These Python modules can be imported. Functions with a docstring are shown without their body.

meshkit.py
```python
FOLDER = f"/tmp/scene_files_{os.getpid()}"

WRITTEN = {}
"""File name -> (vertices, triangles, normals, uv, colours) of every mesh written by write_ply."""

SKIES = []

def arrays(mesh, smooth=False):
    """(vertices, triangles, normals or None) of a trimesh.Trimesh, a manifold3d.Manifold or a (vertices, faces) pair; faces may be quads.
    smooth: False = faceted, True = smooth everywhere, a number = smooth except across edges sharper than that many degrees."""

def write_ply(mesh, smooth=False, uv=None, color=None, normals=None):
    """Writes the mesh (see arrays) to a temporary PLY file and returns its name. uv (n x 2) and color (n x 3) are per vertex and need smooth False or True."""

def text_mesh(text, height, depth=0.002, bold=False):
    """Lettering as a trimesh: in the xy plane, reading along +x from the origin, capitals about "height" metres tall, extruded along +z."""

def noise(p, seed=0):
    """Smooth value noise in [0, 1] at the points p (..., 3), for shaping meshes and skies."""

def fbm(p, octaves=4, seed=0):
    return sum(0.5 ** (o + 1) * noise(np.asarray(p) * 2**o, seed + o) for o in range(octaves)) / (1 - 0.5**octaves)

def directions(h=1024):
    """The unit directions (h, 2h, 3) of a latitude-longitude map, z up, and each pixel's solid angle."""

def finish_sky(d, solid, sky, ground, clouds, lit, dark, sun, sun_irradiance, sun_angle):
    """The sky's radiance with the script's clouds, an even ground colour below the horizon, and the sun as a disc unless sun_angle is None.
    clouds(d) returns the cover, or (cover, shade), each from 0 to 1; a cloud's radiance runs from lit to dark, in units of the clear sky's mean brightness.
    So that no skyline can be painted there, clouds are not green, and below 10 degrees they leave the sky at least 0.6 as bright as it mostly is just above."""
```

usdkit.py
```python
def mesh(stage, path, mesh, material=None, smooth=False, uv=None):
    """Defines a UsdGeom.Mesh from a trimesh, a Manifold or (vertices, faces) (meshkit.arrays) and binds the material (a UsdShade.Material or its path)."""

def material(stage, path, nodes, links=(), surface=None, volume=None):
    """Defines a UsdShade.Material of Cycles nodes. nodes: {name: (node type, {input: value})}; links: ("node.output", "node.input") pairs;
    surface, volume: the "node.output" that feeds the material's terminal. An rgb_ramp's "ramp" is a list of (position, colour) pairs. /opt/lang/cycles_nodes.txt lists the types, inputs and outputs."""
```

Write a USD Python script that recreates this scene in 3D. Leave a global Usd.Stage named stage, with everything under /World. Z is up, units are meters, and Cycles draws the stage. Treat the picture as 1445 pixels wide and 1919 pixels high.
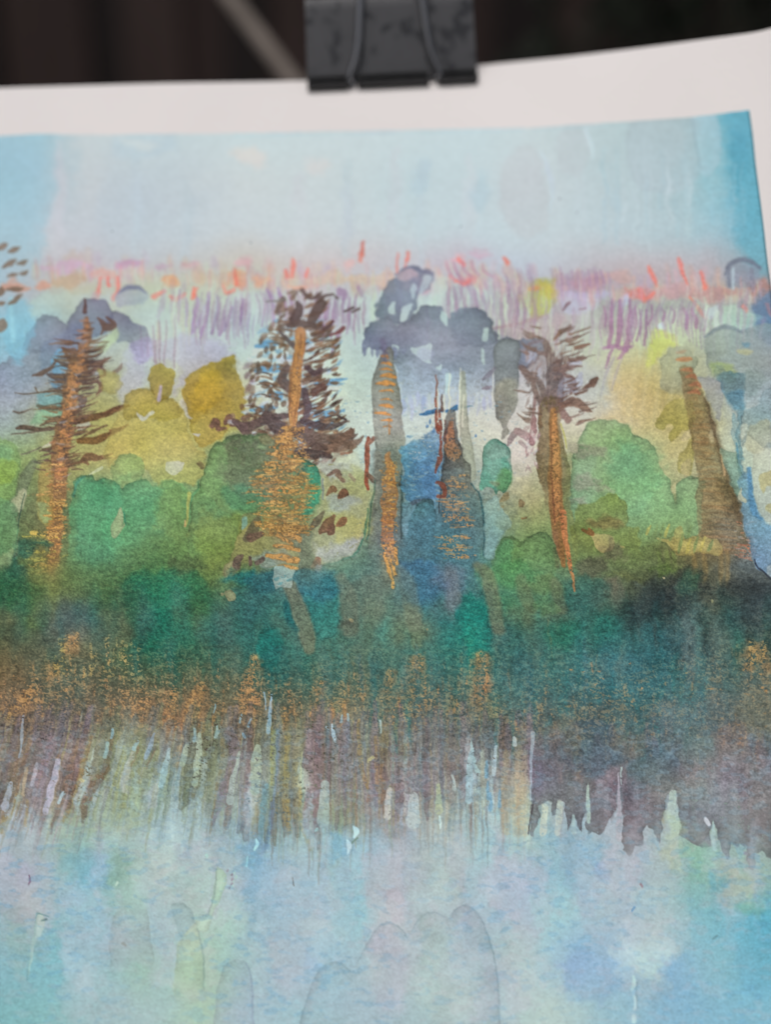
import math, random
import numpy as np, trimesh
from scipy import ndimage
from pxr import Usd, UsdGeom, UsdLux, UsdShade, Gf, Sdf, Vt
import usdkit, meshkit

stage = Usd.Stage.CreateInMemory()
UsdGeom.SetStageUpAxis(stage, 'Z'); UsdGeom.SetStageMetersPerUnit(stage, 1.0)
world = UsdGeom.Xform.Define(stage, '/World'); stage.SetDefaultPrim(world.GetPrim())
UsdGeom.Scope.Define(stage, '/World/Looks')

# ---------------------------------------------------------------- camera
PITCH, FPX, D0, TILT = math.radians(-14), 1400.0, 0.190, math.radians(8)
CAM = np.array([0.0, 0.0, 1.30])
R = np.array([1.0, 0, 0])
F = np.array([0, math.cos(PITCH), math.sin(PITCH)])
U = np.array([0, -math.sin(PITCH), math.cos(PITCH)])
cam = UsdGeom.Camera.Define(stage, '/World/camera')
m4 = Gf.Matrix4d(*R, 0, *U, 0, *(-F), 0, *CAM, 1)
cam.AddTransformOp().Set(m4)
cam.CreateHorizontalApertureAttr(24.0); cam.CreateVerticalApertureAttr(24.0 * 1024 / 772)
cam.CreateFocalLengthAttr(24.0 * FPX / 1445)
cam.CreateFStopAttr(2.3); cam.CreateFocusDistanceAttr(0.1855)
cam.CreateClippingRangeAttr(Gf.Vec2f(0.02, 200))
cam.CreateExposureAttr(-0.06)

# ---------------------------------------------------------------- overcast daylight
SUN_EL, SUN_AZ = math.radians(52), math.radians(200)          # behind and above the photographer
usdkit.material(stage, '/World/Looks/sky', {
    'sky': ('sky_texture', {'sky_type': 'single_scattering', 'sun_disc': False, 'sun_elevation': SUN_EL, 'sun_rotation': SUN_AZ, 'aerosol_density': 3.0}),
    'hz': ('hsv', {'saturation': 0.35}),
    'bg': ('background_shader', {'strength': 0.10})},
    [('sky.color', 'hz.color'), ('hz.color', 'bg.color')], surface='bg.background')
dome = UsdLux.DomeLight.Define(stage, '/World/sky')
UsdShade.MaterialBindingAPI.Apply(dome.GetPrim()).Bind(UsdShade.Material.Get(stage, '/World/Looks/sky'))
dome.GetPrim().SetCustomDataByKey('label', 'pale overcast sky above the painting')
dome.GetPrim().SetCustomDataByKey('kind', 'structure')
sun = UsdLux.DistantLight.Define(stage, '/World/sun')
sun.CreateNormalizeAttr(True); sun.CreateIntensityAttr(0.35); sun.CreateAngleAttr(25.0); sun.CreateColorAttr(Gf.Vec3f(1.0, 0.95, 0.90))
sd = np.array([math.sin(SUN_AZ) * math.cos(SUN_EL), math.cos(SUN_AZ) * math.cos(SUN_EL), math.sin(SUN_EL)])
zx = np.cross([0, 0, 1.0], sd); zx /= np.linalg.norm(zx); zy = np.cross(sd, zx)
sun.AddTransformOp().Set(Gf.Matrix4d(*zx, 0, *zy, 0, *sd, 0, 0, 0, 5, 1))

# ---------------------------------------------------------------- helpers
used = {}
def numbered(path):
    k = used.get(path, -1) + 1; used[path] = k
    return path if k == 0 else f'{path}_{k:03d}'
def tag(p, label=None, category=None, group=None, kind=None):
    p = p.GetPrim() if hasattr(p, 'GetPrim') else p
    for k, v in (('label', label), ('category', category), ('group', group), ('kind', kind)):
        if v: p.SetCustomDataByKey(k, v)
    return p
def thing(name, label, category, group=None, at=(0, 0, 0), kind=None):
    x = UsdGeom.Xform.Define(stage, numbered('/World/' + name)); x.AddTranslateOp().Set(Gf.Vec3d(*map(float, at)))
    tag(x, label, category, group, kind); x.at = np.array(at, float)
    return x
def obj(name, mesh, mat, parent=None, smooth=False, label=None):
    path = numbered((str(parent.GetPath()) if parent else '/World') + '/' + name)
    v, f, n = meshkit.arrays(mesh, smooth)
    off = getattr(parent, 'at', np.zeros(3)) if parent is not None else np.zeros(3)
    m = usdkit.mesh(stage, path, trimesh.Trimesh(v - off, f, process=False), '/World/Looks/' + mat, smooth=smooth)
    m.at = off
    if label: tag(m, label)
    return m
def frame_box(c, ax, half):
    b = trimesh.creation.box(2 * np.asarray(half, float)); T = np.eye(4); T[:3, :3] = np.stack(ax, 1); T[:3, 3] = c
    b.apply_transform(T); return b
def bar(a, b, w, d, up=(0, 0, 1.0)):
    a, b = np.asarray(a, float), np.asarray(b, float); z = b - a; L = np.linalg.norm(z); z /= L
    x = np.cross(np.asarray(up, float), z); x /= np.linalg.norm(x)
    return frame_box((a + b) / 2, (x, np.cross(z, x), z), (w / 2, d / 2, L / 2))
def tube(pts, r, sides=10):
    p = np.asarray(pts, float); t = np.gradient(p, axis=0); t /= np.linalg.norm(t, axis=1, keepdims=True)
    a = np.zeros_like(p); ref = np.array([0.31, 0.21, 0.93]); ref -= t[0] * ref.dot(t[0])
    for i in range(len(p)):
        ref = ref - t[i] * ref.dot(t[i]); ref /= np.linalg.norm(ref); a[i] = ref
    b = np.cross(t, a); g = np.arange(sides) * 2 * np.pi / sides; r = np.broadcast_to(r, (len(p),))
    v = (p[:, None] + r[:, None, None] * (np.cos(g)[None, :, None] * a[:, None] + np.sin(g)[None, :, None] * b[:, None])).reshape(-1, 3)
    f = []
    for i in range(len(p) - 1):
        for j in range(sides):
            q = [i * sides + j, i * sides + (j + 1) % sides, (i + 1) * sides + (j + 1) % sides, (i + 1) * sides + j]
            f += [[q[0], q[1], q[2]], [q[0], q[2], q[3]]]
    n = len(v); v = np.vstack([v, p[0], p[-1]])
    for j in range(sides):
        f += [[n, (j + 1) % sides, j], [n + 1, (len(p) - 1) * sides + j, (len(p) - 1) * sides + (j + 1) % sides]]
    return trimesh.Trimesh(v, f, process=False)
def cr(pts, per=8, closed=False):                                 # Catmull-Rom through points
    p = np.asarray(pts, float); n = len(p)
    q = np.vstack([p[-1], p, p[0], p[1]]) if closed else np.vstack([2 * p[0] - p[1], p, 2 * p[-1] - p[-2]])
    out = []
    t = np.linspace(0, 1, per, endpoint=False)[:, None]
    for i in range(n if closed else n - 1):
        a, b, c, d = q[i], q[i + 1], q[i + 2], q[i + 3]
        out.append(0.5 * (2 * b + (c - a) * t + (2 * a - 5 * b + 4 * c - d) * t**2 + (3 * b - a - 3 * c + d) * t**3))
    o = np.vstack(out)
    return o if closed else np.vstack([o, p[-1]])

# the sheet: a plane leaning back, curling forward at its upper right corner
N = U * math.sin(TILT) - F * math.cos(TILT)
V = U * math.cos(TILT) + F * math.sin(TILT)
P0 = CAM + D0 * F
def curl(u, v):                                                    # and its upper half bows back to the clip
    s = np.clip((u - 0.020) / 0.09, 0, 1.5); t = np.clip((v + 0.03) / 0.15, 0, 1.3)
    return 0.017 * s**2 * t**1.5 - 1.4 * np.clip(v, 0, .16) ** 2
def sheet_uv(px, py):                                             # where the sheet lies under a direction of view
    px, py = np.asarray(px, float), np.asarray(py, float)
    d = F + ((px - 722.5) / FPX)[..., None] * R - ((py - 959.5) / FPX)[..., None] * U
    dn, c0 = d @ N, (CAM - P0) @ N
    h = np.zeros(px.shape)
    for _ in range(12):
        t = (h - c0) / dn
        q = CAM - P0 + t[..., None] * d
        u, v = q @ R, q @ V
        h = curl(u, v)
    return u, v
def sheet_pt(u, v, lift=0.0):
    return P0 + np.asarray(u)[..., None] * R + np.asarray(v)[..., None] * V + (curl(u, v) + lift)[..., None] * N
# ---------------------------------------------------------------- the watercolour: pigment laid on a fine grid of the sheet
STEP = 1.46
XS = np.concatenate([np.arange(-172, -12, 16.0), np.arange(-12, 1457, STEP), np.arange(1460, 1660, 16.0)])
SS = np.concatenate([np.arange(0, 1775, STEP), np.arange(1776, 1920, 16.0)])
EDGE_X = [-180, 0, 300, 560, 720, 895, 1050, 1200, 1445, 1660]; EDGE_Y = [171, 165.5, 157, 153, 141, 124, 109, 91, 58, 26]
ytop = np.interp(XS, EDGE_X, EDGE_Y); ytop = ndimage.gaussian_filter1d(ytop, 18)
X, Y = np.meshgrid(XS, SS)
Y = ytop[None, :] + Y * (2080 - ytop[None, :]) / 1919.0
HH, WW = X.shape
rng = np.random.default_rng(7)

def vnoise(fx, fy, seed, x=None, y=None):
    L = np.random.default_rng(seed).random((1024, 1024))
    x = X if x is None else x; y = Y if y is None else y
    return ndimage.map_coordinates(L, [(y / fy) % 1024, (x / fx) % 1024], order=3, mode='grid-wrap', prefilter=False) * 1.0
def nz(fx, fy, seed):
    a = vnoise(fx, fy, seed); return np.clip((a - 0.5) * 1.9 + 0.5, 0, 1)
N3, N5, N9, N20, N60 = nz(2.6, 2.2, 1), nz(5, 4, 2), nz(10, 7, 3), nz(22, 18, 4), nz(70, 60, 5)
WXf = .55 * (nz(4.2, 4.2, 18) - .5) + (nz(9, 9, 6) - .5) + 1.3 * (nz(24, 22, 7) - .5); WYf = .55 * (nz(4.2, 4.2, 19) - .5) + (nz(9, 9, 8) - .5) + 1.3 * (nz(24, 22, 9) - .5)
FIB = nz(12, 3.2, 10) * .55 + nz(6, 2.4, 12) * .45                       # fibres and tooth of the cold-pressed paper
FINE = ndimage.gaussian_filter(np.random.default_rng(77).random((HH, WW)) - .5, (.62, .8)); FINE = FINE / FINE.std() * .21
TOOTH = np.clip(.5 + .75 * FINE + .5 * (nz(5.5, 3.0, 13) - .5) + .35 * (FIB - .5), 0, 1)
N20c = np.stack([nz(44, 40, 80), nz(44, 40, 81), nz(44, 40, 82)], -1); nz40 = nz(34, 30, 83)
RIM = nz(38, 34, 17)
STR = nz(7, 90, 15) * .6 + nz(18, 160, 16) * .4                           # vertical brush streaks

C = np.zeros((HH, WW, 3)); METAL = np.zeros((HH, WW)); PART = np.zeros((HH, WW), np.int16)
PARTS = ['paper', 'painted_sky', 'painted_hills', 'painted_trees_bank', 'painted_water']
def rgb(c): return np.asarray(c, float) / 255.0
def box_of(x0, x1, y0, y1):
    i0, i1 = np.searchsorted(XS, [x0, x1]); rows = np.where((Y.max(1) >= y0) & (Y.min(1) <= y1))[0]
    if len(rows) == 0 or i1 <= i0: return None
    return slice(rows[0], rows[-1] + 1), slice(i0, i1)
def ss(x): x = np.clip(x, 0, 1); return x * x * (3 - 2 * x)
def put(sl, m, sd, col, a, e, ew, metal, part, g, var, fd=1.0):
    c = C[sl]; col = rgb(col)
    mm_n = 1.0
    if var: col = np.clip(col + var / 255.0 * ((N20[sl] - .5) + 1.6 * (N60[sl] - .5))[..., None] + var / 255.0 * 0.7 * (N20c[sl] - .5), 0, 1); mm_n = 1 - .35 * nz40[sl] if var > 10 else 1.0
    mm = (m * a * mm_n)[..., None]
    c[:] = c * (1 - mm * (1 - col / 0.80)) if g else c * (1 - mm) + col * mm
    if e:
        band = np.exp(np.minimum(sd, 0) / (ew * 2.6)) * ss(.5 - sd / 2.4) * ss((RIM[sl] - .22) * 2.2) * fd
        c *= (1 - 1.25 * e * band)[..., None]
    if metal: METAL[sl] = np.maximum(METAL[sl], m * metal)
    else: METAL[sl] *= (1 - m * a)
    if part is not None: PART[sl][m > 0.5] = part
def B(pts, col, a=1.0, e=0.15, s=1.6, w=3.0, ew=2.2, sharp=False, metal=0, part=None, g=False, var=14, tex=0, fade=None, fin=None):
    """a wash: closed shape; e dark rim, s softness, w wobble, tex dry-brush loss, fade (y0, y1) where it dies out downward"""
    p = np.asarray(pts, float) if sharp else cr(pts, 6, True)
    pad = s * 2 + w * 2 + ew * 2 + 4
    sl = box_of(p[:, 0].min() - pad, p[:, 0].max() + pad, p[:, 1].min() - pad, p[:, 1].max() + pad)
    if sl is None: return
    x0, x1, y0, y1 = p[:, 0].min() - 2 * pad, p[:, 0].max() + 2 * pad, p[:, 1].min() - 2 * pad, p[:, 1].max() + 2 * pad
    st = max(1.5, math.sqrt((x1 - x0) * (y1 - y0) / 40000.0))
    gx, gy = np.meshgrid(np.arange(x0, x1 + st, st), np.arange(y0, y1 + st, st))
    d2 = np.full(gx.shape, 1e9); ins = np.zeros(gx.shape, bool); q = np.roll(p, -1, 0)
    for (ax, ay), (bx, by) in zip(p, q):
        ex, ey = bx - ax, by - ay; L = ex * ex + ey * ey + 1e-9
        t = np.clip(((gx - ax) * ex + (gy - ay) * ey) / L, 0, 1)
        d2 = np.minimum(d2, (gx - ax - t * ex) ** 2 + (gy - ay - t * ey) ** 2)
        if ay != by: ins ^= ((ay > gy) != (by > gy)) & (gx < ex * (gy - ay) / (by - ay) + ax)
    sdg = np.sqrt(d2) * np.where(ins, -1, 1)
    sd = ndimage.map_coordinates(sdg, [(Y[sl] + w * WYf[sl] * 2 - y0) / st, (X[sl] + w * WXf[sl] * 2 - x0) / st], order=1, mode='nearest')
    m = ss(0.5 - sd / (2 * s))
    if tex: m = m * ss(0.5 + (TOOTH[sl] - tex) * 5)
    fd = ss((fade[1] - Y[sl] + 60 * (N60[sl] - .5)) / (fade[1] - fade[0])) if fade else 1.0
    if fin: fd = fd * ss((Y[sl] - fin[0] + 70 * (N60[sl] - .5)) / (fin[1] - fin[0]))
    put(sl, m * fd, sd, col, a, e, ew, metal, part, g, var, fd)
def S(pts, wd, col, a=1.0, s=1.2, e=0.0, w=1.0, tex=0, metal=0, part=None, g=False, var=10, curve=True):
    """a brush stroke along points; wd widths (one, or one per point)"""
    p = np.asarray(pts, float); wd = np.broadcast_to(np.asarray(wd, float), (len(p),)) if np.ndim(wd) == 0 or len(np.atleast_1d(wd)) == len(p) else np.interp(np.linspace(0, 1, len(p)), np.linspace(0, 1, len(wd)), wd)
    if curve and len(p) > 2:
        k = np.hstack([p, wd[:, None]]); k = cr(k, 4); p, wd = k[:, :2], np.maximum(k[:, 2], .3)
    pad = wd.max() / 2 + s * 2 + w * 2 + 4
    sl = box_of(p[:, 0].min() - pad, p[:, 0].max() + pad, p[:, 1].min() - pad, p[:, 1].max() + pad)
    if sl is None: return
    x, y = X[sl] + w * WXf[sl] * 2, Y[sl] + w * WYf[sl] * 2
    sd = np.full(x.shape, 1e9)
    for i in range(len(p) - 1):
        (ax, ay), (bx, by) = p[i], p[i + 1]; ex, ey = bx - ax, by - ay
        t = np.clip(((x - ax) * ex + (y - ay) * ey) / (ex * ex + ey * ey + 1e-9), 0, 1)
        sd = np.minimum(sd, np.hypot(x - ax - t * ex, y - ay - t * ey) - (wd[i] * (1 - t) + wd[i + 1] * t) / 2)
    m = ss(0.5 - sd / (2 * s))
    if tex: m = m * ss(0.5 + (TOOTH[sl] - tex) * 5)
    put(sl, m, sd, col, a, e, 2.0, metal, part, g, var)
def dab(x, y, L, Wd, ang, col, a=1.0, **k):
    c, s_ = math.cos(math.radians(ang)) * L / 2, -math.sin(math.radians(ang)) * L / 2
    S([(x - c, y - s_), (x + 0.1 * c, y + 0.1 * s_ + 1), (x + c, y + s_)], [Wd * .5, Wd, Wd * .25], col, a, **k)
def streaks(x0, x1, y0, y1, n, cols, lean, ln, wd, a, seed, s=2.0, **k):
    r = np.random.default_rng(seed)
    for _ in range(n):
        x = r.uniform(x0, x1); yy0 = y0(x) if callable(y0) else y0; yy1 = y1(x) if callable(y1) else y1
        y = r.uniform(yy0, yy1); L = r.uniform(*ln); wv = r.uniform(*wd); l = lean(x) if callable(lean) else lean
        l += r.normal(0, .02); c = cols[r.integers(len(cols))]
        S([(x, y), (x + l * L * .5 + r.normal(0, 1), y + L * .5), (x + l * L, y + L)], [wv * .6, wv, wv * .3], c, a * r.uniform(.5, 1), s=s, **k)
def copper(pts, wd, a=0.95, tex=0.42, col=(205, 138, 84), **k):
    c = np.asarray(col, float) * (.93, 1.03, 1.0)
    S(pts, np.asarray(wd, float) * 1.15 + .8, c * (.80, .80, .82), a * .5, s=1.8, tex=max(tex - .16, 0), metal=.4, **k)
    S(pts, wd, c * (.97, 1.0, 1.02), a * .85, s=1.0, tex=tex + .03, metal=0.8, **k)
BASE = {
 240: [(-60,150,182,195),(40,158,186,197),(85,156,187,195),(170,188,197,199),(300,184,199,202),(500,188,203,205),(700,188,202,205),(900,184,202,206),(1000,185,199,201),(1100,174,192,195),(1250,164,188,192),(1340,138,178,186),(1395,96,162,180),(1480,96,162,180)],
 350: [(-60,150,182,195),(40,154,184,196),(85,162,186,198),(170,191,193,197),(200,180,190,198),(300,179,190,199),(450,192,199,200),(600,189,199,201),(760,181,199,204),(900,183,198,203),(1000,187,196,200),(1100,177,193,198),(1250,168,189,195),(1340,146,182,190),(1400,102,165,183),(1480,100,165,183)],
 440: [(-60,163,188,198),(50,168,190,200),(100,192,192,200),(200,182,191,201),(300,182,193,202),(450,191,199,204),(600,191,199,203),(780,185,199,204),(900,183,199,206),(1050,185,198,203),(1200,174,192,200),(1330,159,187,196),(1420,125,172,188),(1480,118,170,188)],
 500: [(-60,165,185,198),(60,183,181,184),(150,190,178,182),(300,186,182,182),(450,194,184,174),(600,198,184,184),(760,190,185,190),(850,188,172,184),(950,183,188,200),(1050,183,183,190),(1200,185,173,177),(1320,180,174,180),(1400,156,162,169),(1480,157,145,151)],
 550: [(-60,150,180,195),(40,175,175,180),(150,183,184,154),(300,183,191,166),(450,180,191,174),(600,186,180,182),(760,175,185,192),(860,180,188,185),(950,175,175,170),(1050,171,166,171),(1200,171,156,156),(1330,174,160,163),(1410,150,144,147),(1480,133,133,139)],
 600: [(-60,140,185,205),(50,150,188,198),(130,168,186,180),(250,174,192,182),(350,178,194,186),(450,176,190,188),(600,180,186,192),(680,186,200,196),(800,178,192,192),(950,168,172,165),(1060,176,170,170),(1180,170,178,165),(1300,172,190,165),(1380,160,185,172),(1450,85,115,150)],
 660: [(-60,135,180,195),(30,140,182,195),(100,145,152,168),(200,169,180,175),(300,189,196,185),(380,181,180,191),(480,193,208,201),(640,189,206,199),(800,169,182,185),(900,158,164,172),(1010,156,146,150),(1100,185,194,181),(1200,184,188,150),(1280,178,178,145),(1380,160,172,165),(1480,130,145,150)],
 730: [(-60,160,165,180),(30,160,162,178),(120,160,160,140),(200,160,158,110),(300,187,190,173),(400,170,150,70),(480,197,206,201),(640,193,208,189),(780,179,190,199),(880,187,193,193),(980,191,188,193),(1080,187,188,188),(1180,196,172,120),(1280,175,160,100),(1380,150,165,172),(1480,160,170,175)],
 800: [(-60,165,170,175),(30,150,165,160),(120,155,160,110),(220,180,168,92),(330,182,170,100),(430,178,165,100),(500,177,183,168),(640,197,208,191),(780,197,204,193),(880,205,202,187),(1000,203,198,185),(1090,202,193,173),(1180,200,182,138),(1280,180,165,105),(1380,189,193,175),(1480,179,186,179)],
 870: [(-60,110,160,100),(20,125,165,105),(80,150,150,90),(200,186,172,112),(330,186,178,128),(430,110,150,105),(500,100,110,90),(650,202,206,178),(780,120,155,185),(880,177,183,168),(980,199,192,175),(1080,160,160,120),(1180,125,172,130),(1270,195,180,135),(1390,172,188,168),(1480,187,193,178)],
 950: [(-60,100,150,110),(40,110,125,90),(110,110,105,70),(200,70,140,110),(300,82,150,112),(420,105,130,85),(520,120,115,75),(620,152,158,145),(690,150,155,100),(780,88,132,160),(880,98,128,132),(980,168,156,106),(1080,110,130,90),(1200,110,168,125),(1330,120,105,68),(1410,118,150,165),(1480,175,180,170)],
 1030: [(-60,61,108,76),(40,82,108,66),(100,134,113,66),(180,76,134,103),(260,94,129,87),(340,113,129,66),(430,115,124,62),(540,124,129,113),(650,103,144,108),(730,87,108,113),(800,73,115,129),(900,77,117,128),(980,94,143,92),(1080,108,132,84),(1200,103,122,71),(1310,114,100,63),(1390,103,116,121),(1480,155,165,165)],
 1100: [(-60,35,93,61),(20,40,91,63),(90,98,119,60),(180,79,115,74),(290,40,98,63),(380,76,113,61),(470,61,103,92),(560,63,108,114),(650,73,119,114),(730,90,119,119),(800,67,111,119),(880,76,113,120),(970,76,132,103),(1060,74,116,98),(1150,82,93,74),(1240,42,51,49),(1330,77,82,69),(1400,61,66,61),(1480,46,51,53)],
 1160: [(-60,62,82,56),(40,63,95,63),(110,87,98,90),(200,82,101,67),(290,17,105,78),(370,45,101,68),(430,56,91,88),(520,45,109,98),(600,42,124,115),(690,84,115,98),(780,71,111,111),(880,27,119,112),(960,72,112,93),(1050,38,101,94),(1150,52,91,88),(1230,38,56,56),(1300,87,108,103),(1380,51,66,62),(1480,38,51,53)],
 1220: [(-60,97,92,61),(60,98,93,69),(160,103,97,73),(260,45,93,69),(340,29,90,68),(420,66,101,88),(500,21,101,95),(590,71,108,95),(690,82,116,97),(790,74,114,103),(880,24,119,110),(970,69,101,97),(1060,63,115,107),(1150,57,110,110),(1230,40,88,95),(1310,84,105,107),(1400,68,86,84),(1480,71,87,82)],
 1290: [(-60,122,98,59),(60,103,90,69),(160,95,91,74),(260,90,89,68),(340,98,94,74),(430,103,97,71),(500,61,86,78),(590,80,102,86),(690,82,105,90),(790,70,105,99),(880,82,96,86),(970,71,111,105),(1060,66,105,107),(1150,50,105,111),(1240,75,111,114),(1330,94,111,107),(1480,98,109,98)],
 1350: [(-60,112,96,72),(60,108,98,102),(160,108,96,86),(260,122,104,84),(350,128,104,80),(440,118,102,86),(540,110,100,80),(640,119,112,96),(720,109,108,96),(820,89,102,100),(920,97,102,92),(1010,89,96,94),(1100,93,98,90),(1200,73,102,106),(1300,83,104,106),(1480,91,100,96)],
 1420: [(-60,118,104,92),(70,142,122,128),(150,134,116,88),(220,146,152,122),(300,132,142,142),(400,140,150,124),(460,118,118,134),(530,140,148,120),(610,112,112,106),(700,130,120,118),(800,126,122,126),(870,118,116,120),(920,138,130,126),(980,145,132,122),(1080,108,104,110),(1180,96,106,116),(1300,96,106,108),(1480,108,100,106)],
 1500: [(-60,160,146,124),(70,172,156,148),(150,122,104,76),(220,152,164,128),(300,152,172,172),(370,152,166,160),(440,152,148,148),(520,104,134,146),(600,148,142,116),(690,158,150,136),(740,138,128,132),(820,166,176,166),(900,150,166,172),(980,166,168,150),(1050,164,168,176),(1150,164,168,176),(1250,160,168,172),(1350,160,168,172),(1480,160,168,172)],
 1570: [(-60,179,184,189),(70,175,184,185),(150,153,174,149),(220,161,186,185),(300,177,199,202),(400,159,183,184),(480,133,174,188),(560,161,184,177),(650,143,189,202),(730,171,181,192),(800,177,189,184),(900,157,189,194),(1000,167,185,174),(1070,141,179,190),(1150,159,171,180),(1230,165,177,182),(1300,138,172,147),(1370,143,164,149),(1480,153,162,167)],
 1640: [(-60,163,172,189),(60,161,172,179),(110,143,174,164),(165,109,170,191),(230,131,169,151),(300,183,195,184),(400,149,187,174),(480,141,169,192),(560,167,183,192),(650,147,189,198),(740,177,179,188),(850,169,187,190),(950,141,183,198),(1080,133,173,188),(1150,161,177,186),(1250,159,176,181),(1330,113,169,155),(1390,143,172,149),(1480,143,169,169)],
 1720: [(-60,143,166,181),(60,141,176,171),(150,129,179,191),(230,143,182,177),(300,151,185,192),(350,141,173,167),(415,165,197,177),(480,153,179,192),(600,161,184,196),(680,143,189,196),(740,175,179,188),(850,157,179,184),(950,151,189,196),(1050,157,195,198),(1150,163,179,188),(1250,143,179,185),(1350,113,174,189),(1430,77,164,184),(1480,73,164,184)],
 1800: [(-60,131,168,179),(120,119,178,189),(200,135,180,185),(260,151,183,164),(320,147,183,187),(365,165,193,162),(430,151,183,182),(500,161,179,188),(600,143,179,196),(700,163,179,186),(800,166,179,178),(880,151,179,186),(980,167,193,192),(1080,133,169,200),(1160,143,174,196),(1260,129,168,197),(1340,133,178,189),(1440,95,169,189),(1480,93,169,189)],
 1890: [(-60,111,168,174),(100,129,178,179),(200,157,178,183),(300,157,184,182),(380,161,187,162),(460,157,179,190),(600,147,183,192),(700,157,179,188),(800,151,179,182),(950,161,187,186),(1040,177,193,186),(1140,143,179,190),(1250,125,169,193),(1440,119,174,193),(1480,119,174,193)],
 2080: [(-60,113,169,177),(400,156,184,180),(800,151,179,184),(1100,151,181,190),(1480,118,172,191)],
}
def base_wash():
    gx = np.arange(-180, 1680, 10.0); gy = np.arange(150, 2100, 10.0); keys = sorted(BASE)
    rows = []
    for k in keys:
        a = np.array(BASE[k], float); rows.append(np.stack([np.interp(gx, a[:, 0], a[:, c]) for c in (1, 2, 3)], 1))
    rows = np.array(rows); G = np.stack([np.stack([np.interp(gy, keys, rows[:, i, c]) for i in range(len(gx))], 1) for c in range(3)], -1)
    G = ndimage.gaussian_filter(G, (1.6, 1.6, 0))
    amp = np.where(Y < 480, 16, 16); low = ss((Y - 1300) / 120)
    wx = amp * (1.6 * (N60 - .5) + WXf) * (1 - .35 * low); wy = (16 + 50 * low * ss((1650 - Y) / 150)) * (1.3 * (nz(60, 70, 21) - .5) + (nz(26, 60, 22) - .5))
    for c in range(3):
        C[..., c] = ndimage.map_coordinates(G[..., c], [(Y + wy - gy[0]) / 10, (X + wx - gx[0]) / 10], order=1, mode='nearest') / 255.0
base_wash()

def bleed(mask, sx, sy):                                          # wet-in-wet: neighbouring washes run together
    for c in range(3): C[..., c] += mask * (ndimage.gaussian_filter(C[..., c], (sy, sx)) - C[..., c])
# ---- sky
B([(-60,250),(0,252),(60,250),(122,258),(110,310),(97,370),(82,450),(60,500),(0,540),(-60,540)], (152,184,197), .42, .0, 40, 6, var=4)
S([(112,275),(116,340),(104,420),(92,490)], [10,22,26,30], (197,193,199), .55, s=10, w=4)
B([(215,262),(270,256),(330,262),(320,290),(260,300),(225,290)], (170,190,203), .5, 0, 9, 5, var=4)
B([(225,258),(270,262),(300,275),(260,282),(235,272)], (195,201,203), .7, 0, 7, 4, var=4)
B([(430,285),(480,278),(492,300),(455,310)], (207,197,192), .7, 0, 8, 5, var=4)
B([(565,300),(600,296),(612,318),(580,330)], (204,200,198), .7, 0, 9, 5, var=4)
S([(0,257),(110,256)], 5, (150,184,198), .6, s=3); S([(215,254),(330,253)], 5, (165,190,203), .6, s=3); S([(440,252),(560,250)], 7, (165,192,204), .6, s=4)
S([(560,250),(800,246),(980,243)], 6, (170,194,204), .5, s=4)
S([(1000,242),(1150,232),(1290,221)], 6, (160,186,192), .5, s=3)
for x, y0, y1 in [(650,300,480),(740,280,430),(790,330,500),(880,300,460),(560,330,470),(350,340,480),(255,300,470)]:
    S([(x,y0),(x+4,(y0+y1)/2),(x-2,y1)], [10,22,16], (176,192,202) if x % 20 else (196,196,203), .35, s=10, w=4)
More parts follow.
